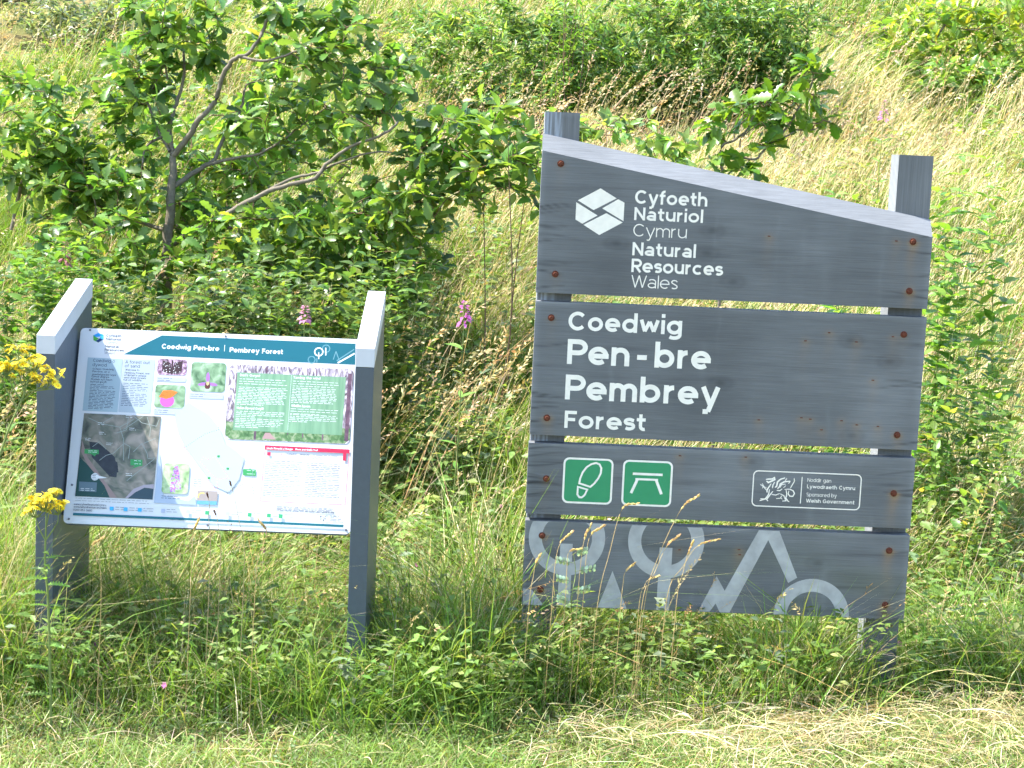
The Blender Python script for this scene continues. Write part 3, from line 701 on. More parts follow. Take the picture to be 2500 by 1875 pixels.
    f = pr(); f.poly([pan(1395, 1012), pan(1475, 1018), pan(1440, 978), pan(1412, 978)]); f.build('forest_track', ink('track', 200, 165, 165), panel)
    gb = photo_mat('green_text_box', [hexc(98, 138, 108), hexc(112, 150, 120), hexc(126, 162, 132)], 14, 0, (6, 1, .6))
    region('green_text_box', [(1222, 962), (1862, 992), (1887, 652), (1250, 623)], gb)
    words([("Dofi'r Gwynt", 1264, 646, 1384), ('Taming the wind', 1578, 660, 1737), ('Hafan Bywyd Gwyllt', 1246, 838, 1404), ('Wildlife haven', 1566, 826, 1677)], .0078, .19, whitei)
    body(1262, 1548, 662, 690, 3, whitei); body(1258, 1545, 710, 812, 12, whitei, short=(11,)); body(1243, 1528, 852, 882, 4, whitei, short=(3,)); body(1240, 1524, 894, 944, 6, whitei, short=(5,))
    body(1577, 1848, 676, 704, 3, whitei); body(1573, 1845, 716, 800, 10, whitei); body(1562, 1855, 838, 866, 3, whitei, short=(2,)); body(1558, 1850, 872, 912, 5, whitei, short=(4,))
    f = pr(); f.line([pan(1567, 640), pan(1545, 962)], .0008); f.build('column_rule', whitei, panel)
    # aerial photograph
    am = photo_mat('aerial_photo', [hexc(62, 66, 60), hexc(96, 100, 88), hexc(128, 122, 112), hexc(154, 144, 134)], 22, .9, rough=.4)
    region('aerial_photo', [(297, 1350), (752, 1370), (802, 882), (350, 863)], am)
    dkf = photo_mat('aerial_forest', [hexc(28, 34, 44), hexc(48, 54, 62)], 40)
    region('aerial_forest', [(380, 1030), (430, 1035), (480, 1075), (530, 1120), (545, 1190), (540, 1240), (500, 1235), (450, 1180), (395, 1120)], dkf)
    region('aerial_forest', [(500, 1130), (545, 1150), (552, 1210), (520, 1215)], dkf)
    region('aerial_sea', [(297, 1350), (500, 1359), (470, 1290), (420, 1225), (370, 1165), (325, 1120)], ink('sea', 34, 74, 72))
    region('aerial_beach', [(500, 1359), (545, 1361), (500, 1300), (440, 1220), (370, 1120), (338, 1020), (333, 1090), (370, 1165), (420, 1225), (470, 1290)], ink('sand', 176, 152, 148))
    region('aerial_sea', [(600, 1363), (752, 1370), (757, 1308), (700, 1300), (640, 1325)], ink('estuary', 52, 74, 86))
    region('aerial_beach', [(590, 1362), (606, 1363), (650, 1328), (705, 1300), (757, 1306), (760, 1280), (700, 1284), (640, 1308)], ink('sand_two', 196, 186, 200))
    f = pr(); rd = [[(375, 890), (450, 925), (560, 945), (640, 900)], [(450, 925), (520, 885)], [(560, 945), (580, 1010), (582, 1140)], [(580, 960), (700, 880)], [(640, 880), (690, 920), (775, 940), (790, 900)], [(720, 885), (740, 950), (735, 1000)], [(585, 1040), (620, 1060), (610, 1130)],
                    [(440, 1140), (480, 1110), (520, 1100), (580, 1045)], [(690, 1040), (720, 1100), (725, 1130), (770, 1125)], [(690, 1040), (640, 1090)], [(770, 1010), (700, 1040)], [(765, 1130), (650, 1220), (600, 1260)], [(400, 1060), (440, 1030), (480, 1075)], [(610, 890), (600, 960), (540, 980)]]
    for q in rd: f.line([pan(*k) for k in q], .0017)
    f.build('aerial_roads', ink('road', 170, 182, 178), panel)
    cg = ink('callout_green', 60, 150, 88)
    def callout(x, y, w, h_, tail):
        f = pr(); a = pan(x, y); b = pan(x + w, y + 4); c = pan(x + w, y + h_ + 4); d = pan(x, y + h_); f.poly([d, c, b, a]); f.poly([pan(x + w * .45, y + h_ + 1), pan(*tail), pan(x + w * .85, y + h_ + 3)][::1]); f.build('map_callout', cg, panel)
        body(x + 22, x + w - 6, y + 10, y + h_ - 8, 2, whitei, th=.0014, skew=0)
    callout(352, 1074, 84, 26, (412, 1116)); callout(622, 1133, 70, 36, (625, 1190)); callout(910, 914, 95, 24, (985, 953)); callout(1283, 1190, 75, 38, (1322, 1178))
    f = pr(); c = pan(414, 1236); f.poly(ring(c[0], c[1], .0115, .0115)); f.poly([pan(430, 1228), pan(487, 1243), pan(432, 1247)][::-1]); f.build('map_balloon', whitei, panel)
    body(398, 432, 1222, 1250, 4, grey, th=.0014, skew=0)
    region('map_key', [(318, 1320), (422, 1326), (426, 1270), (322, 1264)], ink('key_grey', 96, 118, 132)); body(330, 415, 1306, 1316, 2, whitei, th=.0013, skew=0)
    for x, y in ((430, 926), (438, 982), (480, 1045), (355, 1017), (615, 958), (595, 1225), (595, 884)):
        body(x, x + 40, y - 6, y + 4, 2, whitei, th=.0013, skew=0)
    # drawn map
    land = ink('map_forest', 208, 224, 236); shore = ink('map_water', 196, 214, 240)
    region('map_water', [(760, 1390), (1010, 1402), (1000, 1350), (960, 1380), (815, 1345), (800, 1150), (790, 1080)], shore)
    region('map_forest', [(880, 880), (905, 985), (945, 1065), (1110, 1290), (1200, 1330), (1260, 1250), (1290, 1130), (1250, 1090), (1180, 1040), (1150, 960), (1080, 870), (960, 800)][::1], land)
    f = pr(); ln = ink('map_line', 190, 200, 214)
    for q in ([(830, 890), (900, 1010), (945, 1065)], [(1260, 1260), (1290, 1290), (1335, 1290), (1340, 1180), (1330, 1060)], [(1290, 1130), (1270, 1080), (1250, 1060)], [(1225, 1310), (1260, 1400), (1280, 1480)], [(1340, 1040), (1360, 1120), (1400, 1200)], [(1240, 1410), (1330, 1340), (1335, 1290)]):
        f.line([pan(*k) for k in q], .0009)
    f.build('map_lines', ln, panel)
    def dots(path, mat, step=13, s_=.0011):
        f = pr(); P = np.array(path, float)
        for a, b in zip(P[:-1], P[1:]):
            n_ = max(1, int(np.linalg.norm(b - a) / step))
            for i in range(n_):
                c = pan(*(a + (b - a) * i / n_)); f.quad([(c[0] - s_, c[1] - s_), (c[0] + s_, c[1] - s_), (c[0] + s_, c[1] + s_), (c[0] - s_, c[1] + s_)], -f.base)
        f.build('trail_dots', mat, panel)
    dgrey = ink('dot_grey', 120, 128, 138); pink = ink('dot_pink', 226, 70, 120)
    dots([(1165, 885), (1140, 930), (1140, 960), (1060, 985), (940, 1065)], dgrey); dots([(940, 1065), (1010, 1175), (1080, 1260), (1130, 1320)], pink)
    dots([(1050, 1120), (1035, 1150), (1090, 1215), (1130, 1250), (1200, 1245), (1160, 1180), (1120, 1120), (1080, 1135), (1050, 1120)], pink); dots([(1130, 1250), (1135, 1300), (1110, 1300)], pink)
    dots([(1140, 1340), (1170, 1350), (1230, 1300), (1280, 1285), (1340, 1300), (1345, 1335), (1390, 1340)], dgrey); dots([(1340, 1040), (1335, 1140), (1390, 1215), (1345, 1280)], ink('dot_orange', 225, 120, 90))
    for x, y in ((1132, 1110), (1186, 1182), (1076, 1237)):
        f = pr(); a = pan(x, y); f.poly(rounded(a[0], a[0] + .008, a[1] - .007, a[1], .0008, 2)); f.build('map_symbol', cg, panel)
    f = pr(); c = pan(1015, 1270); f.line(ring(c[0], c[1], .016, .0145), .0008, True); f.build('map_balloon', ln, panel); body(992, 1040, 1252, 1290, 4, grey, th=.0013, skew=0)
    om = photo_mat('field_photo', [hexc(96, 130, 80), hexc(160, 185, 140), hexc(195, 205, 170)], 40, .5)
    u0, u1, z0, z1 = photo('orchid_photo', [(818, 1155), (972, 1163), (957, 1339), (803, 1331)], om)
    f = pr(); cu = (u0 + u1) / 2
    for i in range(90):
        t = rr.random() ** .8; w = .015 * (1 - t) ** .7 + .003; a = rr.uniform(-w, w); b = z0 + .002 + t * (z1 - z0 - .010); s_ = rr.uniform(.0022, .0038)
        f.k = i; f.poly([(cu + a + s_ * math.cos(k), b + s_ * math.sin(k) * .8) for k in (0, 1.25, 2.5, 3.8, 5.0)])
    f.build('orchid_spike', photo_mat('orchid_print', [hexc(120, 60, 165), hexc(170, 110, 215), hexc(205, 160, 235)], 260), panel)
    body(805, 915, 1350, 1362, 2, grey, th=.0016)
    region('park_logo', [(1010, 1398), (1128, 1402), (1135, 1322), (1018, 1317)], ink('logo_brown', 188, 176, 172)); region('park_logo_strip', [(1010, 1398), (1128, 1402), (1130, 1380), (1012, 1376)], ink('logo_blue', 120, 190, 225))
    f = pr(); c = pan(1044, 1345); f.line(arc(c[0], c[1] - .004, .012, .011, 60, 200, 8), .0035); f.build('park_logo_arc', ink('logo_yellow', 240, 205, 110), panel)
    # trail box
    red = ink('trail_red', 222, 45, 80); f = pr(); bx = [pan(1385, 1380), pan(1882, 1402), pan(1907, 1078), pan(1413, 1053)]; f.line(bx, .0014, True); f.build('trail_box_outline', red, panel)
    region('trail_box_heading', [(1411, 1077), (1905, 1099), (1907, 1078), (1413, 1054)], red)
    words([('Llwybr Pinwydd a Chregyn', 1422, 1074, 1575), ('Pines and Shells Trail', 1590, 1081, 1720)], .0058, .2, whitei)
    f = pr(); a = pan(1424, 1112); f.poly(rounded(a[0], a[0] + .0105, a[1], a[1] + .0105, .001, 2))
    f.build('boot_symbol', red, panel)
    for i in range(5):
        f = pr(); c = pan(1463 + i * 15, 1103 + i * .6); f.poly(ring(c[0], c[1], .0017, .0017, 8)); f.build('star_symbol', red, panel)
    f = pr(); f.poly([pan(1868, 1142), pan(1886, 1143), pan(1889, 1092), pan(1871, 1091)]); f.build('trail_marker_symbol', red, panel)
    words([('Cymedrol', 1540, 1108, 1596), ('Moderate', 1617, 1112, 1672)], .0055, .14, grey)
    lg = ink('light_grey', 122, 130, 148)
    body(1692, 1845, 1112, 1132, 3, lg, short=(1, 2)); body(1417, 1640, 1144, 1156, 2, grey, skew=-.08); body(1415, 1636, 1168, 1350, 19, lg, short=(7, 10, 13, 18), skew=-.08)
    body(1655, 1868, 1158, 1170, 2, grey, skew=-.08); body(1652, 1866, 1182, 1352, 18, lg, short=(6, 9, 14), skew=-.08); body(1480, 1850, 1412, 1436, 5, lg)
    # footer
    body(300, 745, 1362, 1376, 2, lg, th=.0011)
    words([('www.cyfoethnaturiol.cymru', 291, 1402, 480), ('www.naturalresources.wales', 289, 1418, 482), ('0300 065 3000', 287, 1436, 397)], .0062, .15, grey)
    ib = ink('icon_blue', 70, 175, 235); ig = ink('icon_green', 60, 160, 110); il = ink('icon_pale', 205, 215, 245)
    for x, y, m_ in ((500, 1434, ib), (582, 1438, ib), (665, 1442, ib), (802, 1447, il), (948, 1453, il), (1060, 1459, ig), (1182, 1464, il), (1310, 1471, ig), (1423, 1475, ig), (1492, 1479, ig)):
        f = pr(); a = pan(x, y); f.poly(rounded(a[0], a[0] + .0115, a[1], a[1] + .0115, .001, 2)); f.build('legend_icon', m_, panel); body(x + 34, x + 34 + 62, y - 18, y - 4, 2, lg, th=.0014)
    f = pr(); a = pan(1715, 1502); b = pan(1872, 1458); f.line(rounded(a[0], b[0], a[1], b[1] - .002, .002), .0006, True); f.build('plaque_outline', lg, panel)
    f = pr()
    for _ in range(14):
        c = pan(rr.uniform(1730, 1770), rr.uniform(1466, 1498)); a = rr.uniform(0, 3.1); f.k += 1; f.line([(c[0], c[1]), (c[0] + .006 * math.cos(a), c[1] + .005 * math.sin(a))], .0012)
    f.build('dragon_emblem', grey, panel); body(1795, 1862, 1468, 1496, 4, grey, th=.0014)
    region('footer_band', [(285, 1463), (1871, 1533), (1873, 1519), (287, 1448)], teal)
    scr = plain('screw_steel', (.12, .12, .14, 1), .45, .5, metal=.3)
    for x, y in ((385, 374), (1180, 411), (1887, 1548), (260, 1483), (1075, 1520), (278, 1283)):
        c = pan(x, y); p = PB(); n_ = 10
        q = lambda r_, y_: [(c[0] + r_ * math.cos(k), y_, c[1] + r_ * math.sin(k)) for k in np.linspace(0, 2 * math.pi, n_ + 1)[:-1]]
        p.prism(q(.0036, -.0001), q(.0028, -.003)); p.build('screw', scr, panel)
build_lectern()

# ================================================================== vegetation
LEAF = foliage('leaf_green', .52, .36, .45, tint=(1.4, 1.28, .5))
GRASS = foliage('grass_blades', .42, .6, .2, tint=(1.3, 1.2, .55))
HERB = foliage('herb_leaves', .45, .45, .3, tint=(1.4, 1.25, .5))
GREENSTEM = plain('green_stem', (.16, .20, .06, 1), .7, .2, var=.25, scale=40)
STRAW = foliage('dry_straw', .25, .7, .15, tint=(1.1, 1.0, .7))
BARK = plain('grey_bark', (.17, .145, .11, 1), .9, .15, bump=.7, var=.45, scale=90)
TWIG = plain('brown_twig', (.15, .10, .06, 1), .85, .15, var=.3, scale=60)

def jitter(base, n, amt, rng=RNG):
    base = np.asarray(base, float)
    k = 1 + rng.normal(0, amt, (n, 1)); hue = rng.normal(0, amt * .45, (n, 3))
    return np.clip(base * np.clip(k, .4, 1.8) * (1 + hue), .004, .9)
def mixcols(cols, probs, n, amt=.16, rng=RNG):
    cols = np.array(cols, float); idx = rng.choice(len(cols), n, p=np.array(probs) / sum(probs))
    return jitter(cols[idx], n, amt, rng)

# ---- grass blades -------------------------------------------------------
def blades(P, L, W, az, lean, curl, K=4, rng=RNG):
    n = len(P); t = np.linspace(0, 1, K)
    d = np.stack([np.cos(az), np.sin(az), np.zeros(n)], 1)
    up = np.array([0, 0, 1.0])
    h = L[:, None] * (t[None] - (.5 * np.clip(lean + curl, 0, 1.4))[:, None] * t[None] ** 2 * .55)
    s = L[:, None] * (lean[:, None] * t[None] + curl[:, None] * t[None] ** 2.2)
    C = P[:, None] + up * h[..., None] + d[:, None] * s[..., None]
    wa = az + np.pi / 2 + rng.normal(0, .7, n)
    wv = np.stack([np.cos(wa), np.sin(wa), np.zeros(n)], 1)
    prof = np.array([.75, 1, .75, .06]) if K == 4 else np.concatenate([[.8], np.ones(K - 3), [.7, .06]])
    off = wv[:, None] * (W[:, None] * prof[None] / 2)[..., None]
    V = np.stack([C - off, C + off], 2)          # n,K,2,3
    b = (np.arange(n) * K * 2)[:, None]; k = np.arange(K - 1) * 2
    q = np.stack([b + k, b + k + 1, b + k + 3, b + k + 2], -1).reshape(-1, 4)
    return V.reshape(-1, 3), q, K * 2
def grass_object(name, parts, mat, label, cat='grass'):
    Vs, Fs, Cs = [], [], []; base = 0
    for V, q, per, col in parts:
        Vs.append(V); Fs.append(q + base); Cs.append(np.repeat(col, per, 0)); base += len(V)
    o = mesh_np(name, np.vstack(Vs), [np.vstack(Fs)], mat, None, np.vstack(Cs))
    return tag(o, label, cat, kind='stuff')

def field(y0, y1, dens, margin=.7):
    """random ground points in the wedge that the photograph sees, plus a margin at both sides"""
    wmax = .335 * y1 + margin; n = int(dens * (y1 - y0) * 2 * wmax)
    y = RNG.uniform(y0, y1, n); x = RNG.uniform(-wmax, wmax, n)
    k = np.abs(x) < .335 * y + margin; x, y = x[k], y[k]
    return np.stack([x, y, ground_z(x, y)], 1)
def vnoise(x, y, f, seed=0):
    r = np.random.default_rng(100 + seed); o = 0
    for _ in range(6):
        a = r.uniform(0, 6.3); ff = f * r.uniform(.6, 1.6); o = o + np.sin(ff * (x * math.cos(a) + y * math.sin(a)) + r.uniform(0, 6.3))
    return o / 6 ** .5
CLEAR = [(*at(205, 140, 13.5)[:2], .8), (*at(40, 70, 14.6)[:2], .9), (*at(1700, 280, 12.3)[:2], .7), (*at(1300, 270, 12.2)[:2], .7)]
def clear_of_posts(P, r=.0):
    for cx_, cy_, cr_ in CLEAR: P = P[(P[:, 0] - cx_) ** 2 + (P[:, 1] - cy_) ** 2 > cr_ ** 2]
    lx, ly = (P - SIGN_O)[:, 0], (P - SIGN_O)[:, 1]
    k = ~((lx > -.02) & (lx < .13) & (ly > .03) & (ly < .16)); k &= ~((lx > 1.07) & (lx < 1.22) & (ly > .03) & (ly < .17))
    qx, qy = (P - PO)[:, 0], (P - PO)[:, 1]
    k &= ~((qx > -.10) & (qx < .0) & (qy > -.11) & (qy < .41)); k &= ~((qx > .83) & (qx < .94) & (qy > -.11) & (qy < .43))
    return P[k]

C_STRAW = [(.64, .54, .31), (.56, .45, .22), (.72, .64, .42), (.50, .46, .19)]
C_GREEN = [(.15, .26, .04), (.20, .32, .06), (.11, .20, .03), (.28, .36, .09)]

def straw_bias(P):
    """where the bank is dry: strongest to the right and high up, least round the foot of the oak"""
    x, y = P[:, 0], P[:, 1]
    b = .30 + .20 * vnoise(x, y, 1.6, 1) + .10 * vnoise(x, y, 4.5, 11) + .05 * np.clip((y - 7) / 5, 0, 1) + .22 * np.clip((x - .8) / 1.2, 0, 1)
    b -= .75 * np.exp(-(((x - 3.1) / .9) ** 2 + ((y - 14.6) / 1.8) ** 2))
    b -= .28 * np.exp(-(((x + .25) / .5) ** 2 + ((y - 6.9) / 1.0) ** 2)); b -= .15 * np.clip(-x - .5, 0, 1) * (y > 9)
    return np.clip(b, .06, .86)

def hillside():
    green, dry = [], []
    for y0, y1, dens, w, l0, l1 in ((5.55, 7.2, 3000, .0036, .14, .40), (7.2, 9.5, 2000, .0042, .18, .46), (9.5, 12.5, 1250, .0052, .20, .48), (12.5, 18.0, 640, .0070, .22, .5)):
        P = clear_of_posts(field(y0, y1, dens)); n = len(P)
        st = RNG.random(n) < straw_bias(P)
        L = RNG.uniform(l0, l1, n) * np.clip(1 + .30 * vnoise(P[:, 0], P[:, 1], 2.5, 2) + .25 * vnoise(P[:, 0], P[:, 1], 7, 12), .35, 1.8)
        low = np.clip((P[:, 1] - 5.5) / .9, .45, 1); L *= low
        az = RNG.normal(.1, .75, n); lean = np.abs(RNG.normal(.34, .22, n)); curl = np.abs(RNG.normal(.38, .28, n))
        W = w * RNG.uniform(.6, 1.3, n)
        for sel, dst, cols, pr in ((~st, green, C_GREEN, (3, 3, 2, 2)), (st, dry, C_STRAW, (4, 3, 3, 2))):
            m = int(sel.sum())
            if dst is green: aa = az[sel] + RNG.normal(0, 1.4, m); WW = W[sel] * 1.35; L[sel] *= .75
            else: aa = az[sel]; WW = W[sel] * .72; L[sel] *= 1.12
            V, q, per = blades(P[sel], L[sel], WW, aa, lean[sel], curl[sel])
            dst.append((V, q, per, mixcols(cols, pr, m)))
    grass_object('meadow_grass', green, GRASS, 'long green grass growing over the bank behind the signs')
    grass_object('dry_meadow_grass', dry, STRAW, 'pale dry grass bleached by summer all over the bank')
hillside()

# ---- seed heads ---------------------------------------------------------
def seed_stems(P, L, az, lean, curl, head, sw, spik, nspik, rng=RNG):
    """stems with a loose drooping panicle; returns verts, quads, per-stem vertex count"""
    n = len(P); K = 7; t = np.linspace(0, 1, K)
    d = np.stack([np.cos(az), np.sin(az), np.zeros(n)], 1); up = np.array([0, 0, 1.0])
    def pos(tt):
        h = L[:, None] * (tt - .30 * (lean + curl)[:, None] * tt ** 2); s = L[:, None] * (lean[:, None] * tt + curl[:, None] * tt ** 4)
        return P[:, None] + up * h[..., None] + d[:, None] * s[..., None]
    C = pos(np.broadcast_to(t, (n, K)))
    side = np.stack([np.cos(az + 1.57), np.sin(az + 1.57), np.zeros(n)], 1)
    fl = rng.uniform(-1, 1, (n, 1)); side = side + d * fl; side /= np.linalg.norm(side, axis=1)[:, None]
    off = side[:, None] * (sw[:, None] * np.linspace(1, .4, K)[None] / 2)[..., None]
    V1 = np.stack([C - off, C + off], 2).reshape(n, -1, 3)
    k = np.arange(K - 1) * 2; q1 = np.stack([k, k + 1, k + 3, k + 2], -1)
    tt = 1 - head[:, None] * np.linspace(0, 1, nspik)[None] ** .9 + rng.uniform(-.01, .01, (n, nspik))
    A = pos(tt); B = pos(tt + .02); ax = B - A; ax /= np.linalg.norm(ax, axis=2)[..., None] + 1e-9
    rv = rng.normal(0, 1, (n, nspik, 3)); rv -= (rv * ax).sum(2)[..., None] * ax; rv /= np.linalg.norm(rv, axis=2)[..., None] + 1e-9
    dirn = ax * .8 + rv * .55 + np.array([0, 0, -.25]); dirn /= np.linalg.norm(dirn, axis=2)[..., None]
    env = (.55 + .8 * np.sin(np.pi * np.clip(np.linspace(.08, 1, nspik), 0, 1)))[None, :, None]
    ln = spik[:, None, None] * env * rng.uniform(.7, 1.3, (n, nspik, 1)); wv = np.cross(dirn, rng.normal(0, 1, (n, nspik, 3))); wv /= np.linalg.norm(wv, axis=2)[..., None] + 1e-9
    a0 = A + rv * spik[:, None, None] * .12
    V2 = np.stack([a0, a0 + dirn * ln * .45 + wv * ln * .19, a0 + dirn * ln, a0 + dirn * ln * .45 - wv * ln * .19], 2).reshape(n, -1, 3)
    q2 = (K * 2 + np.arange(nspik)[:, None] * 4 + np.arange(4)[None])
    V = np.concatenate([V1, V2], 1); per = V.shape[1]; Q = np.concatenate([q1, q2]); 
    Qa = (np.arange(n)[:, None, None] * per + Q[None]).reshape(-1, 4)
    return V.reshape(-1, 3), Qa, per
def panicles():
    parts = []
    for y0, y1, dens, l0, l1, sw, sp, ns in ((5.6, 6.6, 75, .38, .8, .0024, .014, 18), (6.6, 8.5, 95, .5, .95, .0028, .016, 18), (8.5, 11.5, 90, .5, 1.0, .0036, .019, 15), (11.5, 17, 42, .5, .9, .005, .021, 11)):
        P = clear_of_posts(field(y0, y1, dens)); P = P[RNG.random(len(P)) < .25 + straw_bias(P)]; n = len(P)
        V, q, per = seed_stems(P, RNG.uniform(l0, l1, n), RNG.normal(.1, .55, n), np.abs(RNG.normal(.32, .2, n)), np.abs(RNG.normal(.22, .14, n)), RNG.uniform(.16, .30, n), np.full(n, sw), np.full(n, sp), ns)
        parts.append((V, q, per, mixcols([(.62, .50, .28), (.55, .42, .22), (.50, .36, .14), (.58, .46, .30)], (4, 3, 2, 2), n)))
    for x0, x1, y0, y1, n, l0, l1 in ((-1.75, -.35, 6.15, 6.9, 70, .7, 1.02), (-.5, .15, 5.9, 7.0, 26, .6, 1.1), (.1, 1.0, 6.4, 8.0, 50, .9, 1.25), (-2.2, -1.5, 5.7, 6.8, 70, .5, .95)):
        x, y = RNG.uniform(x0, x1, n), RNG.uniform(y0, y1, n); P = clear_of_posts(np.stack([x, y, ground_z(x, y)], 1)); n = len(P)
        V, q, per = seed_stems(P, RNG.uniform(l0, l1, n), RNG.normal(.1, .5, n), np.abs(RNG.normal(.28, .15, n)), np.abs(RNG.normal(.2, .12, n)), RNG.uniform(.16, .26, n), np.full(n, .0026), np.full(n, .017), 20)
        parts.append((V, q, per, mixcols([(.62, .50, .28), (.55, .42, .22), (.50, .36, .14)], (4, 3, 2), n)))
    grass_object('seeding_grass', parts, STRAW, 'tall straw coloured grass stems with drooping seed heads on the bank')
panicles()

# ---- the strip in front: rough growth under the signs, mown verge -------
def front_edge(x):
    """where the mown verge begins (closer to the camera than this line)"""
    return 4.77 + .035 * np.sin(2.1 * x + .5) + .03 * np.sin(5.3 * x) + .12 * np.clip((x + .1) / .4, 0, 1) + .27 * np.clip(x - .25, 0, 1.1)
def foreground():
    green, dry = [], []
    P = clear_of_posts(field(4.6, 5.7, 7500, .5)); e = P[:, 1] - front_edge(P[:, 0]); P = P[e > RNG.normal(0, .09, len(P))]; n = len(P)
    e = np.clip((P[:, 1] - front_edge(P[:, 0])) / .13, .1, 1)
    L = RNG.uniform(.10, .50, n) * (.35 + .75 * e) * np.clip(1 + .34 * vnoise(P[:, 0], P[:, 1], 4, 3) + .2 * vnoise(P[:, 0], P[:, 1], 11, 13), .3, 1.9); az = RNG.uniform(0, 6.3, n)
    lean = np.abs(RNG.normal(.35, .28, n)); curl = np.abs(RNG.normal(.4, .3, n))
    L *= 1 - .5 * np.exp(-((P[:, 0] - 1.22) / .2) ** 2)
    st = RNG.random(n) < np.clip(.30 + .14 * vnoise(P[:, 0], P[:, 1], 4, 4), .05, .65)
    for sel, dst, cols, pr, w in ((~st, green, [(.15, .27, .045), (.20, .33, .06), (.27, .36, .09), (.11, .20, .04)], (3, 3, 2, 1.5), .0044), (st, dry, C_STRAW, (3, 3, 2, 3), .0026)):
        m = int(sel.sum()); V, q, per = blades(P[sel], L[sel], w * RNG.uniform(.5, 1.25, m), az[sel], lean[sel], curl[sel]); dst.append((V, q, per, mixcols(cols, pr, m)))
    P = clear_of_posts(field(4.95, 5.7, 110, .3)); P = P[P[:, 1] > front_edge(P[:, 0]) + .08]; n = len(P)
    V, q, per = seed_stems(P, RNG.uniform(.25, .6, n), RNG.normal(.1, 1.2, n), np.abs(RNG.normal(.35, .3, n)), np.abs(RNG.normal(.25, .2, n)), RNG.uniform(.16, .28, n), np.full(n, .0018), np.full(n, .010), 16)
    heads = (V, q, per, mixcols([(.52, .40, .20), (.44, .30, .13), (.30, .19, .09), (.50, .42, .22)], (3, 3, 2, 2), n))
    grass_object('short_seeding_grass', [heads], STRAW, 'brown and straw seed heads standing in the rough grass round the posts')
    # mown verge
    P = field(3.7, 5.3, 11000, .5); e = P[:, 1] - front_edge(P[:, 0]); P = P[e < RNG.normal(.03, .09, len(P))]
    bare = .55 * np.exp(-(((P[:, 0] + 1.05) / .42) ** 2 + ((P[:, 1] - 4.60) / .09) ** 2)) + .5 * np.exp(-(((P[:, 0] + .5) / .25) ** 2 + ((P[:, 1] - 4.62) / .06) ** 2))
    P = P[RNG.random(len(P)) > bare * 1.5]; n = len(P)
    L = RNG.uniform(.02, .085, n) * (1 + .25 * vnoise(P[:, 0], P[:, 1], 7, 5)); az = RNG.uniform(0, 6.3, n); lean = np.abs(RNG.normal(.55, .35, n)); curl = np.abs(RNG.normal(.45, .3, n))
    st = RNG.random(n) < np.clip(.17 + .14 * vnoise(P[:, 0], P[:, 1], 5, 6) + .20 * np.clip(P[:, 0] - .1, 0, 1.2), .04, .6)
    for sel, dst, cols, pr, w in ((~st, green, [(.18, .29, .055), (.23, .34, .09), (.13, .22, .045), (.29, .36, .15), (.24, .24, .11)], (3, 3, 2, 2, 1.5), .0040), (st, dry, [(.62, .53, .30), (.55, .46, .22), (.68, .60, .40)], (3, 2, 2), .0028)):
        m = int(sel.sum()); V, q, per = blades(P[sel], L[sel], w * RNG.uniform(.5, 1.3, m), az[sel], lean[sel], curl[sel]); dst.append((V, q, per, mixcols(cols, pr, m)))
    grass_object('verge_grass', green, GRASS, 'short green grass of the mown verge and the rough growth under the signs')
    grass_object('dry_verge_grass', dry, STRAW, 'dry yellow blades mixed into the verge in front of the signs')
    # cut hay lying on the ground
    def lying(P, L, W, az, z, col, arch):
        n = len(P); K = 5; t = np.linspace(-.5, .5, K); d = np.stack([np.cos(az), np.sin(az), np.zeros(n)], 1); s = np.stack([-np.sin(az), np.cos(az), np.zeros(n)], 1)
        bend = RNG.normal(0, .035, n)
        C = P[:, None] + d[:, None] * (L[:, None] * t)[..., None] + s[:, None] * (L * bend)[:, None, None] * ((t * 2) ** 2)[None, :, None]
        tilt = RNG.normal(0, .14, n); C[..., 2] = ground_z(C[..., 0], C[..., 1]) + z[:, None] + arch[:, None] * (1 - (2 * t[None]) ** 2) + (L * tilt)[:, None] * t[None]
        off = (s + np.array([0, 0, 1]) * RNG.normal(0, .8, (n, 1)))[:, None] * (W / 2)[:, None, None] * np.array([.7, 1, 1, .9, .3])[None, :, None]
        V = np.stack([C - off, C + off], 2); b = (np.arange(n) * K * 2)[:, None]; k = np.arange(K - 1) * 2
        return V.reshape(-1, 3), np.stack([b + k, b + k + 1, b + k + 3, b + k + 2], -1).reshape(-1, 4), K * 2, col
    P = field(3.8, 5.3, 9000, .4); x = P[:, 0]
    pr = .02 + .03 * (x > 0) + .48 * np.exp(-((P[:, 1] - (front_edge(x) - .20)) / .2) ** 2) * np.clip(.75 + .4 * vnoise(x, P[:, 1], 6, 14), .15, 1.3) * np.clip((x + .0) / .8, 0, 1) + .16 * np.clip(x - .5, 0, 1)
    P = P[(RNG.random(len(P)) < pr) & (P[:, 1] < front_edge(P[:, 0]) + .05)]; n = len(P)
    parts = [lying(P, RNG.uniform(.04, .17, n), RNG.uniform(.0010, .0022, n), RNG.normal(.0, 1.0, n) + np.pi * (RNG.random(n) < .1), RNG.uniform(.01, .075, n), mixcols([(.52, .43, .25), (.46, .36, .18), (.58, .50, .32), (.40, .40, .17)], (4, 3, 3, 2), n), np.abs(RNG.normal(0, .012, n)))]
    P = np.stack([RNG.uniform(-1.9, 2.0, 150) * .999, RNG.uniform(4.75, 5.35, 150), np.zeros(150)], 1); P = clear_of_posts(P); n = len(P)
    parts.append(lying(P, RNG.uniform(.15, .42, n), RNG.uniform(.0012, .0022, n), RNG.normal(-.25, .7, n), RNG.uniform(.06, .2, n) * np.clip((P[:, 1] - 4.6) * 2, .3, 1), mixcols([(.48, .40, .20), (.44, .33, .14), (.36, .38, .12)], (3, 2, 2), n), np.abs(RNG.normal(.01, .012, n))))
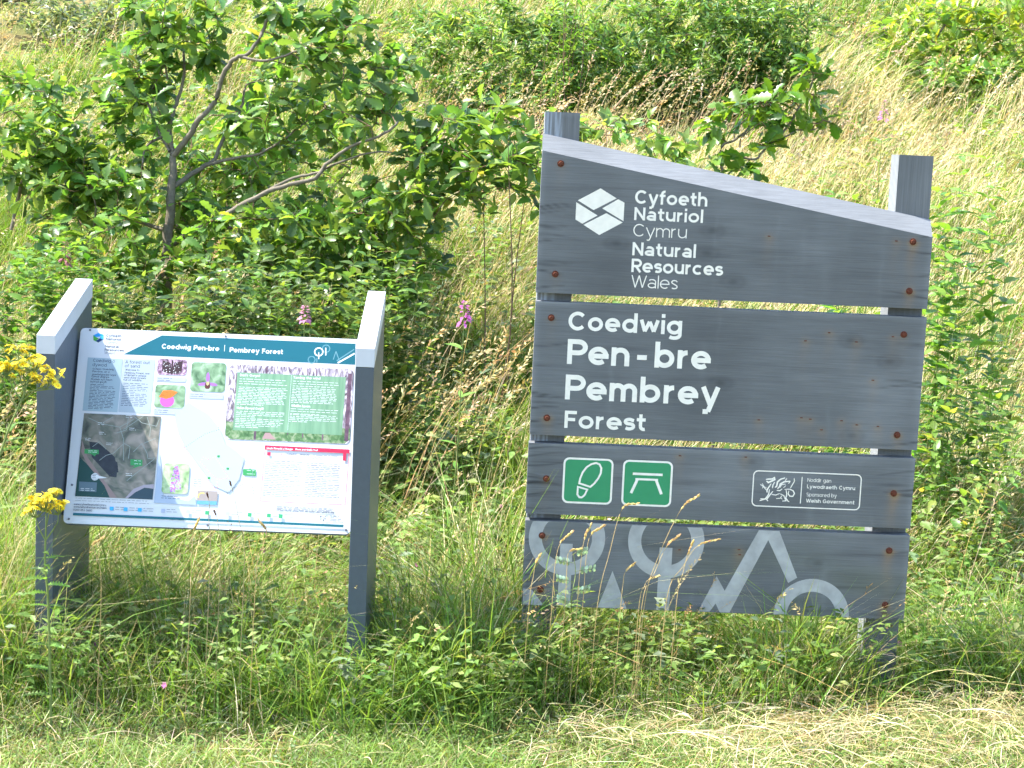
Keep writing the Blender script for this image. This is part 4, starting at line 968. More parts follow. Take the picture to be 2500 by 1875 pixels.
    grass_object('cut_hay', parts, STRAW, 'cut straw strewn over the verge at the lower right', 'hay')
foreground()

# ---- leaves -------------------------------------------------------------
def oak_leaf():
    st = [0, .1, .2, .29, .38, .47, .57, .66, .76, .86, .95, 1.0]; w = [.015, .03, .10, .075, .17, .115, .235, .155, .25, .17, .15, .0]
    return leaf_from(st, w, fold=.35, droop=.22)
def ovate_leaf(): return leaf_from([0, .18, .42, .7, 1.0], [.02, .17, .24, .16, 0], fold=.3, droop=.28)
def lance_leaf(): return leaf_from([0, .3, .65, 1.0], [.02, .13, .12, 0], fold=.3, droop=.2)
def leaf_from(st, w, fold, droop):
    V = []; n = len(st)
    for t, k in zip(st, w):
        z = -droop * t * t
        V += [(t, k, z + fold * k), (t, 0, z), (t, -k, z + fold * k)]
    F = []
    for i in range(n - 1):
        a = i * 3; F += [(a, a + 3, a + 4, a + 1), (a + 1, a + 4, a + 5, a + 2)]
    return np.array(V, float), np.array(F)
OAK, OVATE, LANCE = oak_leaf(), ovate_leaf(), lance_leaf()
SMALL = leaf_from([0, .42, 1.0], [.04, .23, 0], .3, .25); NARROW = leaf_from([0, .45, 1.0], [.03, .145, 0], .3, .2)      # leaves only a few pixels long

def frames(axis, normal):
    x = axis / (np.linalg.norm(axis, axis=1)[:, None] + 1e-9); z = normal - (normal * x).sum(1)[:, None] * x
    z /= np.linalg.norm(z, axis=1)[:, None] + 1e-9; y = np.cross(z, x)
    return np.stack([x, y, z], 2)           # columns
def leaf_mesh(name, tmpl, P, axis, normal, S, col, mat, parent=None):
    V, F = tmpl; R = frames(axis, normal); n = len(P); m = len(V)
    W = np.einsum('nij,mj->nmi', R, V) * S[:, None, None] + P[:, None]
    Q = (np.arange(n)[:, None, None] * m + F[None]).reshape(-1, F.shape[1])
    return mesh_np(name, W.reshape(-1, 3), [Q], mat, parent, np.repeat(col, m, 0), smooth=True)
_leafdata = {}
def leaf_parts(tmpl, key, P, axis, normal, S, root, cols):
    """single leaves as parts, sharing a handful of leaf meshes of different green"""
    V, F = tmpl
    if key not in _leafdata:
        lst = []
        for i, c in enumerate(cols):
            k = np.array([1, RNG.uniform(.85, 1.15), RNG.uniform(.6, 1.6)])
            o = mesh_np('leaf', V * k, [F], LEAF, None, np.tile(c, (len(V), 1)), smooth=True, link=False); lst.append(o.data); bpy.data.objects.remove(o)
        _leafdata[key] = lst
    R = frames(axis, normal); loc = np.array(root.location)
    for i in range(len(P)):
        o = bpy.data.objects.new('leaf', random.choice(_leafdata[key])); COL.objects.link(o); o.parent = root
        m = Matrix([list(R[i][r] * S[i]) + [P[i][r] - loc[r]] for r in range(3)] + [[0, 0, 0, 1]]); o.matrix_local = m

def smooth_path(pts, n=5):
    P = np.array(pts, float)
    if len(P) < 3: return P
    Q = np.vstack([2 * P[0] - P[1], P, 2 * P[-1] - P[-2]]); out = []
    for i in range(1, len(Q) - 2):
        for t in np.linspace(0, 1, n, endpoint=False):
            a, b, c, d = Q[i - 1], Q[i], Q[i + 1], Q[i + 2]
            out.append(.5 * (2 * b + (c - a) * t + (2 * a - 5 * b + 4 * c - d) * t * t + (3 * b - a - 3 * c + d) * t ** 3))
    out.append(P[-1]); return np.array(out)
class Tubes:
    def __init__(s): s.V = []; s.F = []; s.n = 0
    def add(s, pts, r0, r1, sides=6, wob=0.0):
        P = np.asarray(pts, float); n = len(P)
        if wob: P = P + np.random.default_rng(n).normal(0, wob, P.shape)
        T = np.gradient(P, axis=0); T /= np.linalg.norm(T, axis=1)[:, None] + 1e-9
        ref = np.where(np.abs(T[:, 2:3]) > .9, np.array([[1.0, 0, 0]]), np.array([[0, 0, 1.0]])); A = np.cross(T, ref); A /= np.linalg.norm(A, axis=1)[:, None] + 1e-9; B = np.cross(T, A)
        r = np.linspace(r0, r1, n); a = np.linspace(0, 2 * np.pi, sides, endpoint=False)
        ringp = P[:, None] + (A[:, None] * np.cos(a)[None, :, None] + B[:, None] * np.sin(a)[None, :, None]) * r[:, None, None]
        i, j = np.meshgrid(np.arange(n - 1), np.arange(sides), indexing='ij'); b = s.n
        q = np.stack([b + i * sides + j, b + i * sides + (j + 1) % sides, b + (i + 1) * sides + (j + 1) % sides, b + (i + 1) * sides + j], -1).reshape(-1, 4)
        s.V.append(ringp.reshape(-1, 3)); s.F.append(q); s.n += n * sides
    def build(s, name, mat, root):
        o = mesh_np(name, np.vstack(s.V), [np.vstack(s.F)], mat, None, smooth=True)
        return child_world(o, root)

def rnd_dir(n, rng=RNG):
    v = rng.normal(0, 1, (n, 3)); return v / np.linalg.norm(v, axis=1)[:, None]

def leafy_tree(name, label, cat, base, branches, regions, tmpl, key, size, cols, probs, per, singles, group=None, twig_r=.0022, bark=None, up=.75, mat=None, clusters_spread=.5, sides=6, crown_label=None, seed=3, maxtwig=.6, keep_clear=None):
    """branches: list of (points3D, r0, r1). regions: (px,py,depth,rx,ry,rd,count) clumps of leaf clusters."""
    rng = np.random.default_rng(seed)
    root = empty(name, base); tag(root, label, cat, group)
    tb = Tubes(); nodes = []
    for pts, r0, r1 in branches:
        sp = smooth_path(pts); tb.add(sp, r0, r1, sides, wob=r0 * .12); nodes.append(sp[len(sp) // 4:])
    nodes = np.vstack(nodes); lp, la, ln, ls, front = [], [], [], [], []
    tw = Tubes()
    cents = []
    for (px, py, dp, rx, ry, rd, cnt) in regions:
        for _ in range(cnt):
            v = rnd_dir(1, rng)[0] * rng.random() ** .45 * 1.08
            c = at(px + v[0] * rx, py + v[1] * ry, dp + v[2] * rd)
            if keep_clear and any(abs((c - CAM) @ cR / ((c - CAM) @ cF) * FPX + 1250 - kx) < kw and abs(937.5 - (c - CAM) @ cU / ((c - CAM) @ cF) * FPX - ky) < kh for kx, ky, kw, kh in keep_clear): c = c + cF * .45
            gz = float(ground_z(c[0], c[1])) + .06
            if c[2] < gz: c[2] = gz + rng.uniform(0, .1)
            cents.append(c)
    cents.sort(key=lambda c: float(np.min(np.linalg.norm(nodes - c, axis=1))))
    for c in cents:                  # every new twig grows from the nearest branch or earlier twig
            dist = np.linalg.norm(nodes - c, axis=1) + .25 * np.clip(nodes[:, 2] - c[2], 0, 1)
            j = int(np.argmin(dist + rng.uniform(0, .03, len(dist)))); a = nodes[j]
            dv = c - a; dl = np.linalg.norm(dv)
            mid = a + dv * .5 + np.array([0, 0, .05 * min(dl, 1)]) + rng.normal(0, .012, 3)
            sp = smooth_path([a, mid, c], 3); tw.add(sp, twig_r * 1.3, twig_r * .6, 4); nodes = np.vstack([nodes, mid[None], c[None]])
            axis0 = (c - mid) / (np.linalg.norm(c - mid) + 1e-9); k = rng.integers(per[0], per[1] + 1)
            for q in range(k):
                d = rnd_dir(1, rng)[0] + axis0 * .55 + np.array([0, 0, .12]); d[2] *= .65; d /= np.linalg.norm(d)
                back = rng.random() ** 1.5 * clusters_spread * size * 1.4
                p = c - axis0 * back + d * size * .08
                nn = np.array([0, 0, up]) + rng.normal(0, .42, 3) + np.array([-.12, -.12, 0])
                lp.append(p); la.append(d); ln.append(nn); ls.append(size * rng.uniform(.62, 1.25))
    lp, la, ln, ls = map(np.array, (lp, la, ln, ls))
    tb.build('trunk', bark or BARK, root)
    tg = tw.build('twigs', TWIG, root); tg['kind'] = 'stuff'
    depth = (lp - CAM) @ cF; order = np.argsort(depth - ls * 6)
    s_ = order[:singles]; r_ = order[singles:]
    if singles: leaf_parts(tmpl, key, lp[s_], la[s_], ln[s_], ls[s_], root, mixcols(cols, probs, 9, .12, rng))
    if len(r_):
        o = leaf_mesh('crown', tmpl, lp[r_], la[r_], ln[r_], ls[r_], mixcols(cols, probs, len(r_), .2, rng), mat or LEAF); child_world(o, root); o['kind'] = 'stuff'
    return root

def tr(pts, depth, s=.45208, ox=0, oy=0):
    """traced branch: (x,y[,extra depth]) -> world"""
    return [at(ox + p[0] * s, oy + p[1] * s, depth + (p[2] if len(p) > 2 else 0)) for p in pts]

OAKG = [(.115, .225, .045), (.155, .285, .058), (.075, .145, .042), (.205, .335, .07), (.29, .36, .075)]
def main_oak():
    D = 8.1; foot = on_ground(410, 705); foot = at(405, 700, D); gz = float(ground_z(foot[0], foot[1])); foot[2] = gz
    trunk = [foot - np.array([0, 0, .1])] + tr([(905, 1330), (915, 1190), (928, 1000), (935, 840)], D)
    br = [(trunk, .030, .017),
      (tr([(935, 840), (915, 700, .05), (950, 560, .1), (990, 430, .1), (992, 220, .15), (1003, 130, .2)], D), .013, .004),
      (tr([(935, 840), (1010, 750, -.05), (1080, 640, -.1), (1160, 550, -.1), (1200, 420, -.15), (1260, 320, -.2), (1340, 290, -.2), (1420, 170, -.2), (1460, 60, -.2), (1500, 0, -.2), (1560, -110, -.2)], D), .015, .006),
      (tr([(1300, 305, -.2), (1420, 330, -.25), (1540, 300, -.3), (1620, 270, -.35), (1780, 250, -.4)], D), .008, .003),
      (tr([(935, 1010), (1080, 910, .1), (1160, 860, .15), (1200, 760, .2), (1270, 660, .2), (1310, 560, .25), (1330, 460, .25), (1420, 440, .25), (1600, 440, .25)], D), .013, .003),
      (tr([(1120, 890, .1), (1280, 850, .05), (1400, 830, 0), (1520, 760, 0), (1640, 670, 0), (1760, 580, 0)], D), .009, .003),
      (tr([(912, 1330), (1050, 1240, -.1), (1200, 1170, -.2), (1340, 1090, -.3), (1480, 1020, -.35), (1700, 960, -.4), (1760, 890, -.4), (1900, 790, -.45), (2080, 720, -.5), (2150, 660, -.5)], D), .016, .005),
      (tr([(1400, 1060, -.3), (1560, 970, -.3), (1720, 930, -.35), (1820, 880, -.4), (2050, 820, -.4), (2250, 860, -.4)], D), .009, .003),
      (tr([(920, 820), (850, 700, .1), (820, 620, .1), (790, 520, .15), (830, 470, .15), (880, 350, .1)], D), .009, .003),
      (tr([(870, 740, .05), (790, 790, -.05), (770, 880, -.1)], D), .007, .004),
      (tr([(905, 430, .1), (880, 250, .1), (880, 90, .15)], D), .006, .002),
      (tr([(912, 1250), (700, 1180, .1), (510, 1100, .1), (360, 1010, .1), (200, 960, .1)], D), .011, .004),
      (tr([(700, 1180, .1), (560, 1040, .05), (620, 1000, 0)], D), .006, .003),
      (tr([(510, 1240), (515, 1100, -.1), (470, 1000, -.1)], D), .006, .003),
      (tr([(60, 1240, .1), (130, 960, .1), (220, 860, .1), (330, 730, .1), (380, 640, .1)], D), .010, .003),
      (tr([(912, 1300), (1250, 1230, .2), (1550, 1180, .3), (1900, 1150, .3), (2150, 1080, .3)], D), .011, .003)]
    reg = [(400, 70, D + .1, 130, 90, .25, 30), (340, 190, D + .1, 110, 100, .25, 28), (530, 120, D + .15, 110, 110, .2, 20), (690, 40, D - .2, 170, 80, .25, 30),
           (790, 130, D - .25, 150, 110, .25, 36), (930, 240, D - .3, 150, 110, .3, 30), (640, 230, D, 150, 90, .25, 20), (370, 310, D + .1, 130, 90, .25, 22),
           (860, 340, D, 180, 90, .3, 26), (1040, 400, D - .4, 150, 110, .25, 34), (1130, 320, D - .3, 110, 90, .2, 16), (650, 420, D + .2, 160, 90, .25, 24),
           (540, 360, D + .3, 130, 90, .2, 16), (110, 290, D + .1, 170, 80, .3, 36), (90, 390, D + .1, 170, 90, .3, 36), (240, 410, D, 160, 80, .3, 30),
           (180, 490, D, 220, 80, .3, 38), (400, 500, D - .25, 170, 80, .25, 28), (300, 590, D - .3, 240, 70, .25, 34), (560, 540, D - .2, 160, 80, .25, 26), (720, 560, D - .3, 170, 90, .3, 36),
           (890, 530, D - .3, 170, 110, .3, 42), (1020, 560, D - .3, 130, 120, .25, 30), (880, 660, D - .2, 200, 80, .3, 40), (600, 640, D - .2, 190, 60, .25, 26), (40, 210, D + .4, 90, 60, .2, 8), (600, 330, D + .5, 250, 130, .2, 36), (300, 650, D - .3, 260, 60, .25, 26), (960, 690, D - .2, 140, 70, .3, 20), (420, 420, D + .5, 200, 160, .2, 30)]
    leafy_tree('oak_sapling', 'young oak tree with forking grey trunk and lobed leaves behind the information board', 'tree', foot, br, reg, OAK, 'oak', .088, OAKG, (3, 3, 2, 2.2, .5), (7, 10), 300, seed=5, keep_clear=[(420, 440, 45, 130), (510, 280, 60, 110), (520, 400, 110, 50), (640, 480, 160, 45), (600, 110, 50, 90)])
main_oak()

def sprout_oak():
    D = 7.0; s, ox, oy = .21704, 1700, 100
    f = lambda pts: tr(pts, D, s, ox, oy); foot = at(1770, 640, D); foot[2] = float(ground_z(foot[0], foot[1]))
    br = [([foot - np.array([0, 0, .05]), at(1765, 520, D)] + f([(270, 1250), (420, 1120), (570, 1000), (630, 860), (715, 690)]), .008, .003),
          (f([(430, 1120), (440, 1000), (575, 860), (590, 780)]), .004, .0025), (f([(490, 1200), (500, 1100), (560, 1040), (690, 940)]), .004, .002), (f([(640, 640), (650, 560), (685, 380)]), .003, .0016),
          (f([(270, 1250), (640, 1330), (730, 1260), (840, 1150), (1000, 1080), (1130, 1000)]), .006, .003), (f([(900, 1110), (1060, 920), (1130, 780), (1250, 600), (1310, 440)]), .006, .003), (f([(1120, 1000), (1300, 1000), (1400, 960)]), .004, .002)]
    r = lambda x, y, rx, ry, n: (ox + x * s, oy + y * s, D, rx * s, ry * s, .10, n)
    reg = [r(600, 700, 200, 90, 5), r(420, 760, 170, 90, 3), r(830, 680, 120, 90, 3), r(1280, 300, 110, 120, 3), r(1400, 350, 130, 90, 2), r(1080, 600, 120, 80, 3), r(1300, 800, 150, 120, 4), r(1000, 800, 150, 100, 3), r(820, 1100, 130, 100, 3),
           r(760, 1180, 90, 80, 2), r(1450, 900, 120, 60, 2), r(200, 1000, 140, 100, 3), r(230, 1300, 160, 90, 4), r(520, 1420, 160, 80, 4), r(700, 950, 120, 90, 2), r(100, 900, 90, 60, 2), r(1420, 620, 90, 60, 1)]
    leafy_tree('oak_seedling', 'small oak seedling rising just behind the sloping top of the timber sign', 'tree', foot, br, reg, OAK, 'oak2', .088, [(.11, .22, .025), (.15, .28, .03), (.06, .13, .03), (.20, .30, .04)], (3, 3, 1.5, 1), (4, 6), 260, seed=9)
sprout_oak()

def yellow_oak():
    D = 13.3; s, ox, oy = .36166, 1700, 0; f = lambda pts: tr(pts, D, s, ox, oy); foot = at(2252, 236, D); foot[2] = float(ground_z(foot[0], foot[1]))
    br = [([foot - np.array([0, 0, .05])] + f([(1525, 600), (1560, 420), (1610, 290), (1680, 160), (1760, 60), (1820, -60)]), .014, .006), (f([(1610, 290), (1500, 200), (1420, 150)]), .006, .003), (f([(1680, 170), (1850, 200), (2000, 180)]), .006, .003), (f([(1575, 400), (1420, 330), (1330, 260)]), .005, .002)]
    r = lambda x, y, rx, ry, n: (ox + x * s, oy + y * s, D, rx * s, ry * s, .3, n)
    reg = [r(1480, 170, 160, 110, 20), r(1400, 300, 130, 90, 12), r(1600, 80, 170, 90, 16), r(1830, 60, 150, 100, 20), r(1750, 250, 200, 120, 18), r(2000, 150, 150, 130, 16), r(2120, 300, 120, 130, 12), r(1650, 380, 150, 80, 14), r(1480, 420, 160, 90, 14), r(1750, 420, 160, 80, 14), r(1900, 380, 160, 90, 14), r(1300, 330, 120, 90, 10), r(2150, 60, 120, 90, 14), r(1560, 480, 220, 90, 16), r(1350, 450, 150, 80, 10), r(1800, 520, 200, 80, 14), r(1250, 200, 120, 120, 10)]
    leafy_tree('yellowing_oak', 'yellowish young oak tree high on the bank at the upper right', 'tree', foot, br, reg, OAK, 'oak3', .10, [(.28, .38, .05), (.20, .33, .05), (.38, .40, .06), (.13, .24, .04)], (3, 3, 1.5, 2), (3, 6), 0, seed=13)
yellow_oak()

# ---- shrubs of upright shoots ------------------------------------------
def shrub(name, label, base_px, D, shoots, leafsize, tmpl, cols, probs, gap, singles=0, key=None, seed=1, spread=.35, mat=None, stem_r=.004, cat='shrub', lean=(0, 0), group=None, basew=.5, stem_mat=None):
    """shoots: (px,py,depth offset,rx,ry,rd,count): where the shoot tips end up; leaves in opposite pairs along each shoot"""
    rng = np.random.default_rng(seed); foot = at(base_px[0], base_px[1], D); foot[2] = float(ground_z(foot[0], foot[1])) - .02
    root = empty(name, foot); tag(root, label, cat, group); tb = Tubes(); lp, la, ln, ls = [], [], [], []
    for px, py, dd, rx, ry, rd, cnt in shoots:
        for _ in range(cnt):
            v = rnd_dir(1, rng)[0] * rng.random() ** .45; tip = at(px + v[0] * rx, py + v[1] * ry, D + dd + v[2] * rd)
            tip[2] = max(tip[2], float(ground_z(tip[0], tip[1])) + .1)
            b = foot + np.array([(tip[0] - foot[0]) * basew + rng.normal(0, .05), (tip[1] - foot[1]) * basew + rng.normal(0, .05), 0]); b[2] = float(ground_z(b[0], b[1])) - .02
            mid = b * .45 + tip * .55 + rng.normal(0, .04, 3) + np.array([0, 0, .06]); sp = smooth_path([b, mid, tip], 7); tb.add(sp, stem_r * rng.uniform(.7, 1.2), stem_r * .3, 4)
            seg = np.linalg.norm(np.diff(sp, axis=0), axis=1); Ltot = seg.sum(); cum = np.concatenate([[0], np.cumsum(seg)]); k = 0; dpos = Ltot
            reach = Ltot * rng.uniform(.75, .95); ph = rng.uniform(0, 3)
            while dpos > Ltot - reach:
                p = np.array([np.interp(dpos, cum, sp[:, c]) for c in range(3)]); ax = sp[-1] - sp[-4]; ax /= np.linalg.norm(ax) + 1e-9
                s1 = np.cross(ax, [math.cos(ph + k * 1.57), math.sin(ph + k * 1.57), .1]); s1 /= np.linalg.norm(s1) + 1e-9
                for sg in (-1, 1):
                    d = ax * .45 + s1 * sg + rng.normal(0, .2, 3); lp.append(p); la.append(d); ln.append(np.array([-.1, -.15, .9]) + ax * .4 + rng.normal(0, .3, 3)); ls.append(leafsize * rng.uniform(.65, 1.2) * (.7 if dpos > Ltot - gap else 1))
                dpos -= gap * rng.uniform(.8, 1.2); k += 1
    lp, la, ln, ls = map(np.array, (lp, la, ln, ls))
    st = tb.build('stems', stem_mat or TWIG, root); st['kind'] = 'stuff'
    order = np.argsort((lp - CAM) @ cF); s_, r_ = order[:singles], order[singles:]
    if singles: leaf_parts(tmpl, key, lp[s_], la[s_], ln[s_], ls[s_], root, mixcols(cols, probs, 8, .12, rng))
    if len(r_):
        o = leaf_mesh('crown', tmpl, lp[r_], la[r_], ln[r_], ls[r_], mixcols(cols, probs, len(r_), .2, rng), mat or LEAF); child_world(o, root); o['kind'] = 'stuff'
    return root
PRIV = [(.145, .25, .06), (.20, .32, .085), (.09, .17, .05), (.265, .385, .12)]
def mound(name, label, base_px, D, stems, reg, size, cols, probs, per=(16, 24), seed=1, tmpl=None, spread=2.2, r=.007):
    """dense bush: a fan of stems from the ground and many leafy twigs"""
    rng = np.random.default_rng(seed); foot = at(base_px[0], base_px[1], D); foot[2] = float(ground_z(foot[0], foot[1]))
    br = []
    for px, py in stems:
        tip = at(px, py, D + rng.uniform(-.3, .3)); b = foot + (tip - foot) * np.array([.5, .5, 0]); b[2] = float(ground_z(b[0], b[1])) - .05
        br.append(([b, b * .5 + tip * .5 + rng.normal(0, .05, 3), tip], r, r * .35))
    return leafy_tree(name, label, 'shrub', foot, br, [(x, y, D + d, rx, ry, rd, n) for x, y, d, rx, ry, rd, n in reg], tmpl or NARROW, name, size, cols, probs, per, 0, seed=seed, clusters_spread=spread, twig_r=.0018, maxtwig=.35, bark=TWIG, up=.6)
mound('privet_shrub', 'dense dark green shrub behind the right half of the sign, high on the bank', (1760, 300), 12.2, [(1500, 120), (1580, 60), (1650, 20), (1730, 60), (1800, 20), (1880, 60), (1960, 90), (1600, 160), (1760, 140), (1700, 200)],
      [(1700, 20, 0, 240, 80, .5, 150), (1890, 50, 0, 140, 110, .5, 110), (1560, 110, -.1, 170, 100, .4, 120), (1740, 140, -.2, 240, 80, .4, 150), (1910, 165, -.1, 110, 70, .3, 60), (1500, 210, -.2, 130, 70, .3, 60), (1640, 220, 0, 120, 50, .3, 50), (1800, 220, 0, 150, 50, .3, 60), (1700, 255, 0, 200, 40, .3, 60)], .066, [(.12, .225, .055), (.165, .285, .07), (.075, .145, .045), (.24, .355, .11)], (3, 3, 1.5, 2), seed=21)
mound('leafy_shrub', 'bright green bushy shrub above the left post of the timber sign', (1270, 290), 12.0, [(1050, 150), (1120, 90), (1200, 60), (1280, 50), (1350, 80), (1430, 100), (1160, 190), (1300, 180), (1420, 200)],
      [(1090, 140, 0, 130, 90, .4, 80), (1240, 90, 0, 150, 110, .4, 120), (1400, 110, 0, 110, 110, .4, 95), (1320, 210, -.2, 200, 60, .3, 100), (1110, 230, -.2, 120, 60, .3, 55), (1060, 60, .3, 120, 60, .3, 30), (1300, 250, -.1, 200, 40, .3, 60)], .064, PRIV, (3, 3, 1.2, 2), seed=22)
shrub('slender_shrub', 'thin dark stemmed shrub reaching the top edge above the left post of the timber sign', (1375, 270), 11.6, [(1400, -20, 0, 60, 70, .15, 5), (1380, 70, 0, 60, 60, .15, 4)], .07, LANCE, [(.10, .22, .04), (.14, .27, .05)], (1, 1), .06, seed=23, stem_r=.005)
mound('grey_willow', 'silvery grey green bush at the upper left of the bank', (205, 150), 13.4, [(120, 60), (180, 40), (240, 40), (290, 70)], [(215, 70, 0, 110, 60, .5, 110), (120, 40, .2, 120, 60, .5, 80), (275, 60, 0, 60, 60, .4, 60)], .066, [(.19, .24, .13), (.13, .18, .09), (.27, .32, .21)], (3, 2, 2), seed=24)
mound('dark_willow', 'dark green bush in the extreme upper left corner', (40, 60), 15.0, [(0, 0), (60, -10)], [(30, -10, 0, 130, 60, .4, 50), (-60, 20, 0, 90, 60, .4, 30)], .065, [(.08, .15, .05), (.11, .18, .07)], (1, 1), seed=25)
shrub('broadleaf_shoots', 'light green leafy shoots beside the right post of the timber sign', (2360, 900), 6.6,
      [(2330, 480, 0, 90, 90, .2, 4), (2410, 410, 0, 100, 70, .2, 4), (2300, 590, 0, 70, 80, .15, 3), (2430, 560, 0, 90, 90, .2, 4), (2340, 700, -.1, 80, 70, .15, 3), (2210, 440, .1, 30, 40, .1, 3), (2080, 480, .3, 50, 40, .1, 3), (1990, 500, .3, 50, 40, .1, 2)], .080, OVATE, [(.16, .33, .055), (.22, .40, .08), (.11, .24, .04)], (3, 3, 1.2), .075, singles=300, key='ovate', seed=26, basew=.9, stem_r=.002, stem_mat=GREENSTEM)
shrub('low_thicket', 'low tangled green thicket at the right edge beside the sign', (2420, 1000), 6.5, [(2340, 880, 0, 90, 90, .2, 4), (2450, 800, 0, 90, 100, .2, 4), (2420, 1000, -.1, 100, 90, .2, 6), (2300, 980, 0, 60, 90, .15, 4), (2420, 1170, -.2, 100, 90, .2, 7)], .058, OVATE, [(.16, .28, .06), (.22, .34, .08), (.38, .38, .09), (.11, .20, .04)], (3, 2, .7, 1), .05, seed=27, basew=.95, stem_r=.0018, stem_mat=GREENSTEM)
mound('hazel_shrub', 'leafy shrub filling the gap between the oak and the timber sign', (1230, 620), 7.6, [(1180, 400), (1240, 340), (1290, 420)], [(1240, 330, 0, 110, 80, .25, 20), (1160, 390, 0, 100, 70, .25, 16), (1290, 430, 0, 60, 90, .2, 14), (1170, 490, 0, 100, 60, .2, 8)], .080, OAKG, (3, 3, 1.5, 2.5, .8), per=(6, 9), seed=28, tmpl=OVATE, spread=1.4, r=.005)
mound('bank_scrub', 'patch of low green scrub on the bank between the sign top and the high shrubs', (1560, 420), 8.2, [(1480, 330), (1600, 380)], [(1480, 320, 0, 150, 50, .25, 16), (1620, 370, 0, 130, 50, .25, 14), (1420, 300, .3, 90, 40, .2, 8)], .070, PRIV, (3, 3, 1, 2), per=(6, 9), seed=31, tmpl=OVATE, spread=1.4, r=.004)
mound('upper_scrub', 'low green scrub round the foot of the yellowish oak at the upper right', (2380, 240), 13.2, [(2330, 200), (2440, 190), (2500, 160)], [(2330, 190, -.3, 130, 50, .3, 30), (2450, 170, 0, 110, 80, .3, 40), (2240, 190, -.3, 90, 40, .3, 20)], .085, [(.17, .30, .06), (.24, .38, .09), (.11, .21, .04)], (3, 2, 1), per=(7, 10), seed=32, tmpl=OVATE, spread=1.6, r=.004)
shrub('bramble_patch', 'bramble and low leaves between the information board and the oak', (620, 800), 6.9, [(360, 730, 0, 140, 60, .3, 22), (560, 700, 0, 170, 70, .3, 30), (760, 710, 0, 170, 70, .3, 30), (940, 740, 0, 120, 80, .3, 20), (260, 670, .1, 130, 60, .25, 18), (660, 640, .2, 220, 60, .25, 26), (900, 650, .2, 130, 60, .2, 18)], .066, OVATE, [(.105, .19, .045), (.145, .24, .06), (.07, .125, .04), (.21, .29, .075)], (3, 3, 2, 1.4), .045, seed=29, basew=.92, stem_r=.002, stem_mat=GREENSTEM)
shrub('left_bramble', 'low green bramble growth beyond the left post of the information board', (60, 700), 7.0, [(40, 640, 0, 110, 70, .25, 18), (160, 600, .1, 110, 60, .25, 16)], .065, OVATE, [(.11, .23, .04), (.16, .29, .06)], (1, 1), .045, seed=30, basew=.92, stem_r=.002, stem_mat=GREENSTEM)

# ---- low broad-leaved herbs woven through the grass ---------------------
def herbs():
    Pn, An, Nn, Sn, Cn = [], [], [], [], []
    for y0, y1, dens, sz, hmax, thr in ((4.75, 5.7, 360, .038, .33, -.9), (5.7, 7.3, 270, .046, .42, -.8), (7.3, 10, 120, .055, .42, -.3), (10, 16, 48, .075, .44, -.1), (4.3, 4.95, 700, .015, .035, -9)):
        B = clear_of_posts(field(y0, y1, dens, .4)); k = vnoise(B[:, 0], B[:, 1], 2.2, 8) + .5 * vnoise(B[:, 0], B[:, 1], 6, 9) > thr
        k &= (B[:, 1] > front_edge(B[:, 0]) - .02) | (y0 < 4.5); B = B[k]
        for b in B:
            n = RNG.integers(6, 13); h = RNG.uniform(.4, 1) * hmax; lean = RNG.normal(0, .25, 2)
            t = RNG.random(n) ** .7; p = b + np.stack([lean[0] * t * h, lean[1] * t * h, t * h + .01], 1) + RNG.normal(0, .012, (n, 3)); a = RNG.uniform(0, 6.3, n)
            Pn.append(p); An.append(np.stack([np.cos(a), np.sin(a), RNG.uniform(-.2, .5, n)], 1)); Nn.append(np.array([-.05, -.1, 1]) + RNG.normal(0, .35, (n, 3)))
            Sn.append(sz * RNG.uniform(.6, 1.35) * RNG.uniform(.7, 1.2, n)); c = mixcols([(.15, .25, .055), (.20, .31, .075), (.11, .18, .05), (.27, .34, .11), (.18, .24, .13)], (3, 3, 2, 1.5, 1), 1, .12); Cn.append(np.repeat(c, n, 0) * RNG.uniform(.85, 1.15, (n, 1)))
    o = leaf_mesh('herb_foliage', SMALL, np.vstack(Pn), np.vstack(An), np.vstack(Nn), np.concatenate(Sn), np.vstack(Cn), HERB)
    tag(o, 'small broad green leaves woven through the grass', 'ground cover', kind='stuff')
herbs()

# ---- flowers and single plants -----------------------------------------
YEL = plain('ragwort_yellow', (.85, .68, .03, 1), .55, .2, var=.15, scale=300)
ORA = plain('ragwort_disc', (.70, .42, .01, 1), .7, .2)
PINKF = foliage('pink_petals', .4, .6, .2, tint=(1.1, .8, 1.0))
def one_flower():
    """ragwort head: thirteen rays round a domed disc"""
    V, F = [], []
    for i in range(13):
        a = 2 * math.pi * i / 13; d = np.array([math.cos(a), math.sin(a)]); n = np.array([-d[1], d[0]]); b = len(V)
        V += [(*(d * .004 - n * .0011), 0), (*(d * .0085 - n * .0016), .0006), (*(d * .0118), -.0008), (*(d * .0085 + n * .0016), .0006), (*(d * .004 + n * .0011), 0)]; F.append(tuple(range(b, b + 5)))
    b = len(V); k = 9
    V += [(.0046 * math.cos(2 * math.pi * i / k), .0046 * math.sin(2 * math.pi * i / k), .0012) for i in range(k)] + [(0, 0, .0032)]
    F2 = [(b + i, b + (i + 1) % k, b + k) for i in range(k)]
    me = bpy.data.meshes.new('flower_head'); me.from_pydata([tuple(map(float, v)) for v in V], [], F + F2); me.materials.append(YEL); me.materials.append(ORA)
    for p in me.polygons: p.material_index = 0 if p.index < len(F) else 1
    return me
FLOWER = one_flower()
def pinnate():
    st, w = [0], [.01]
    for i in range(7):
        t = .1 + i * .125; st += [t, t + .06]; w += [.03, .17 * math.sin(math.pi * (.2 + .75 * t))]
    st.append(1.0); w.append(0)
    return leaf_from(st, w, .25, .3)
PINN = pinnate()
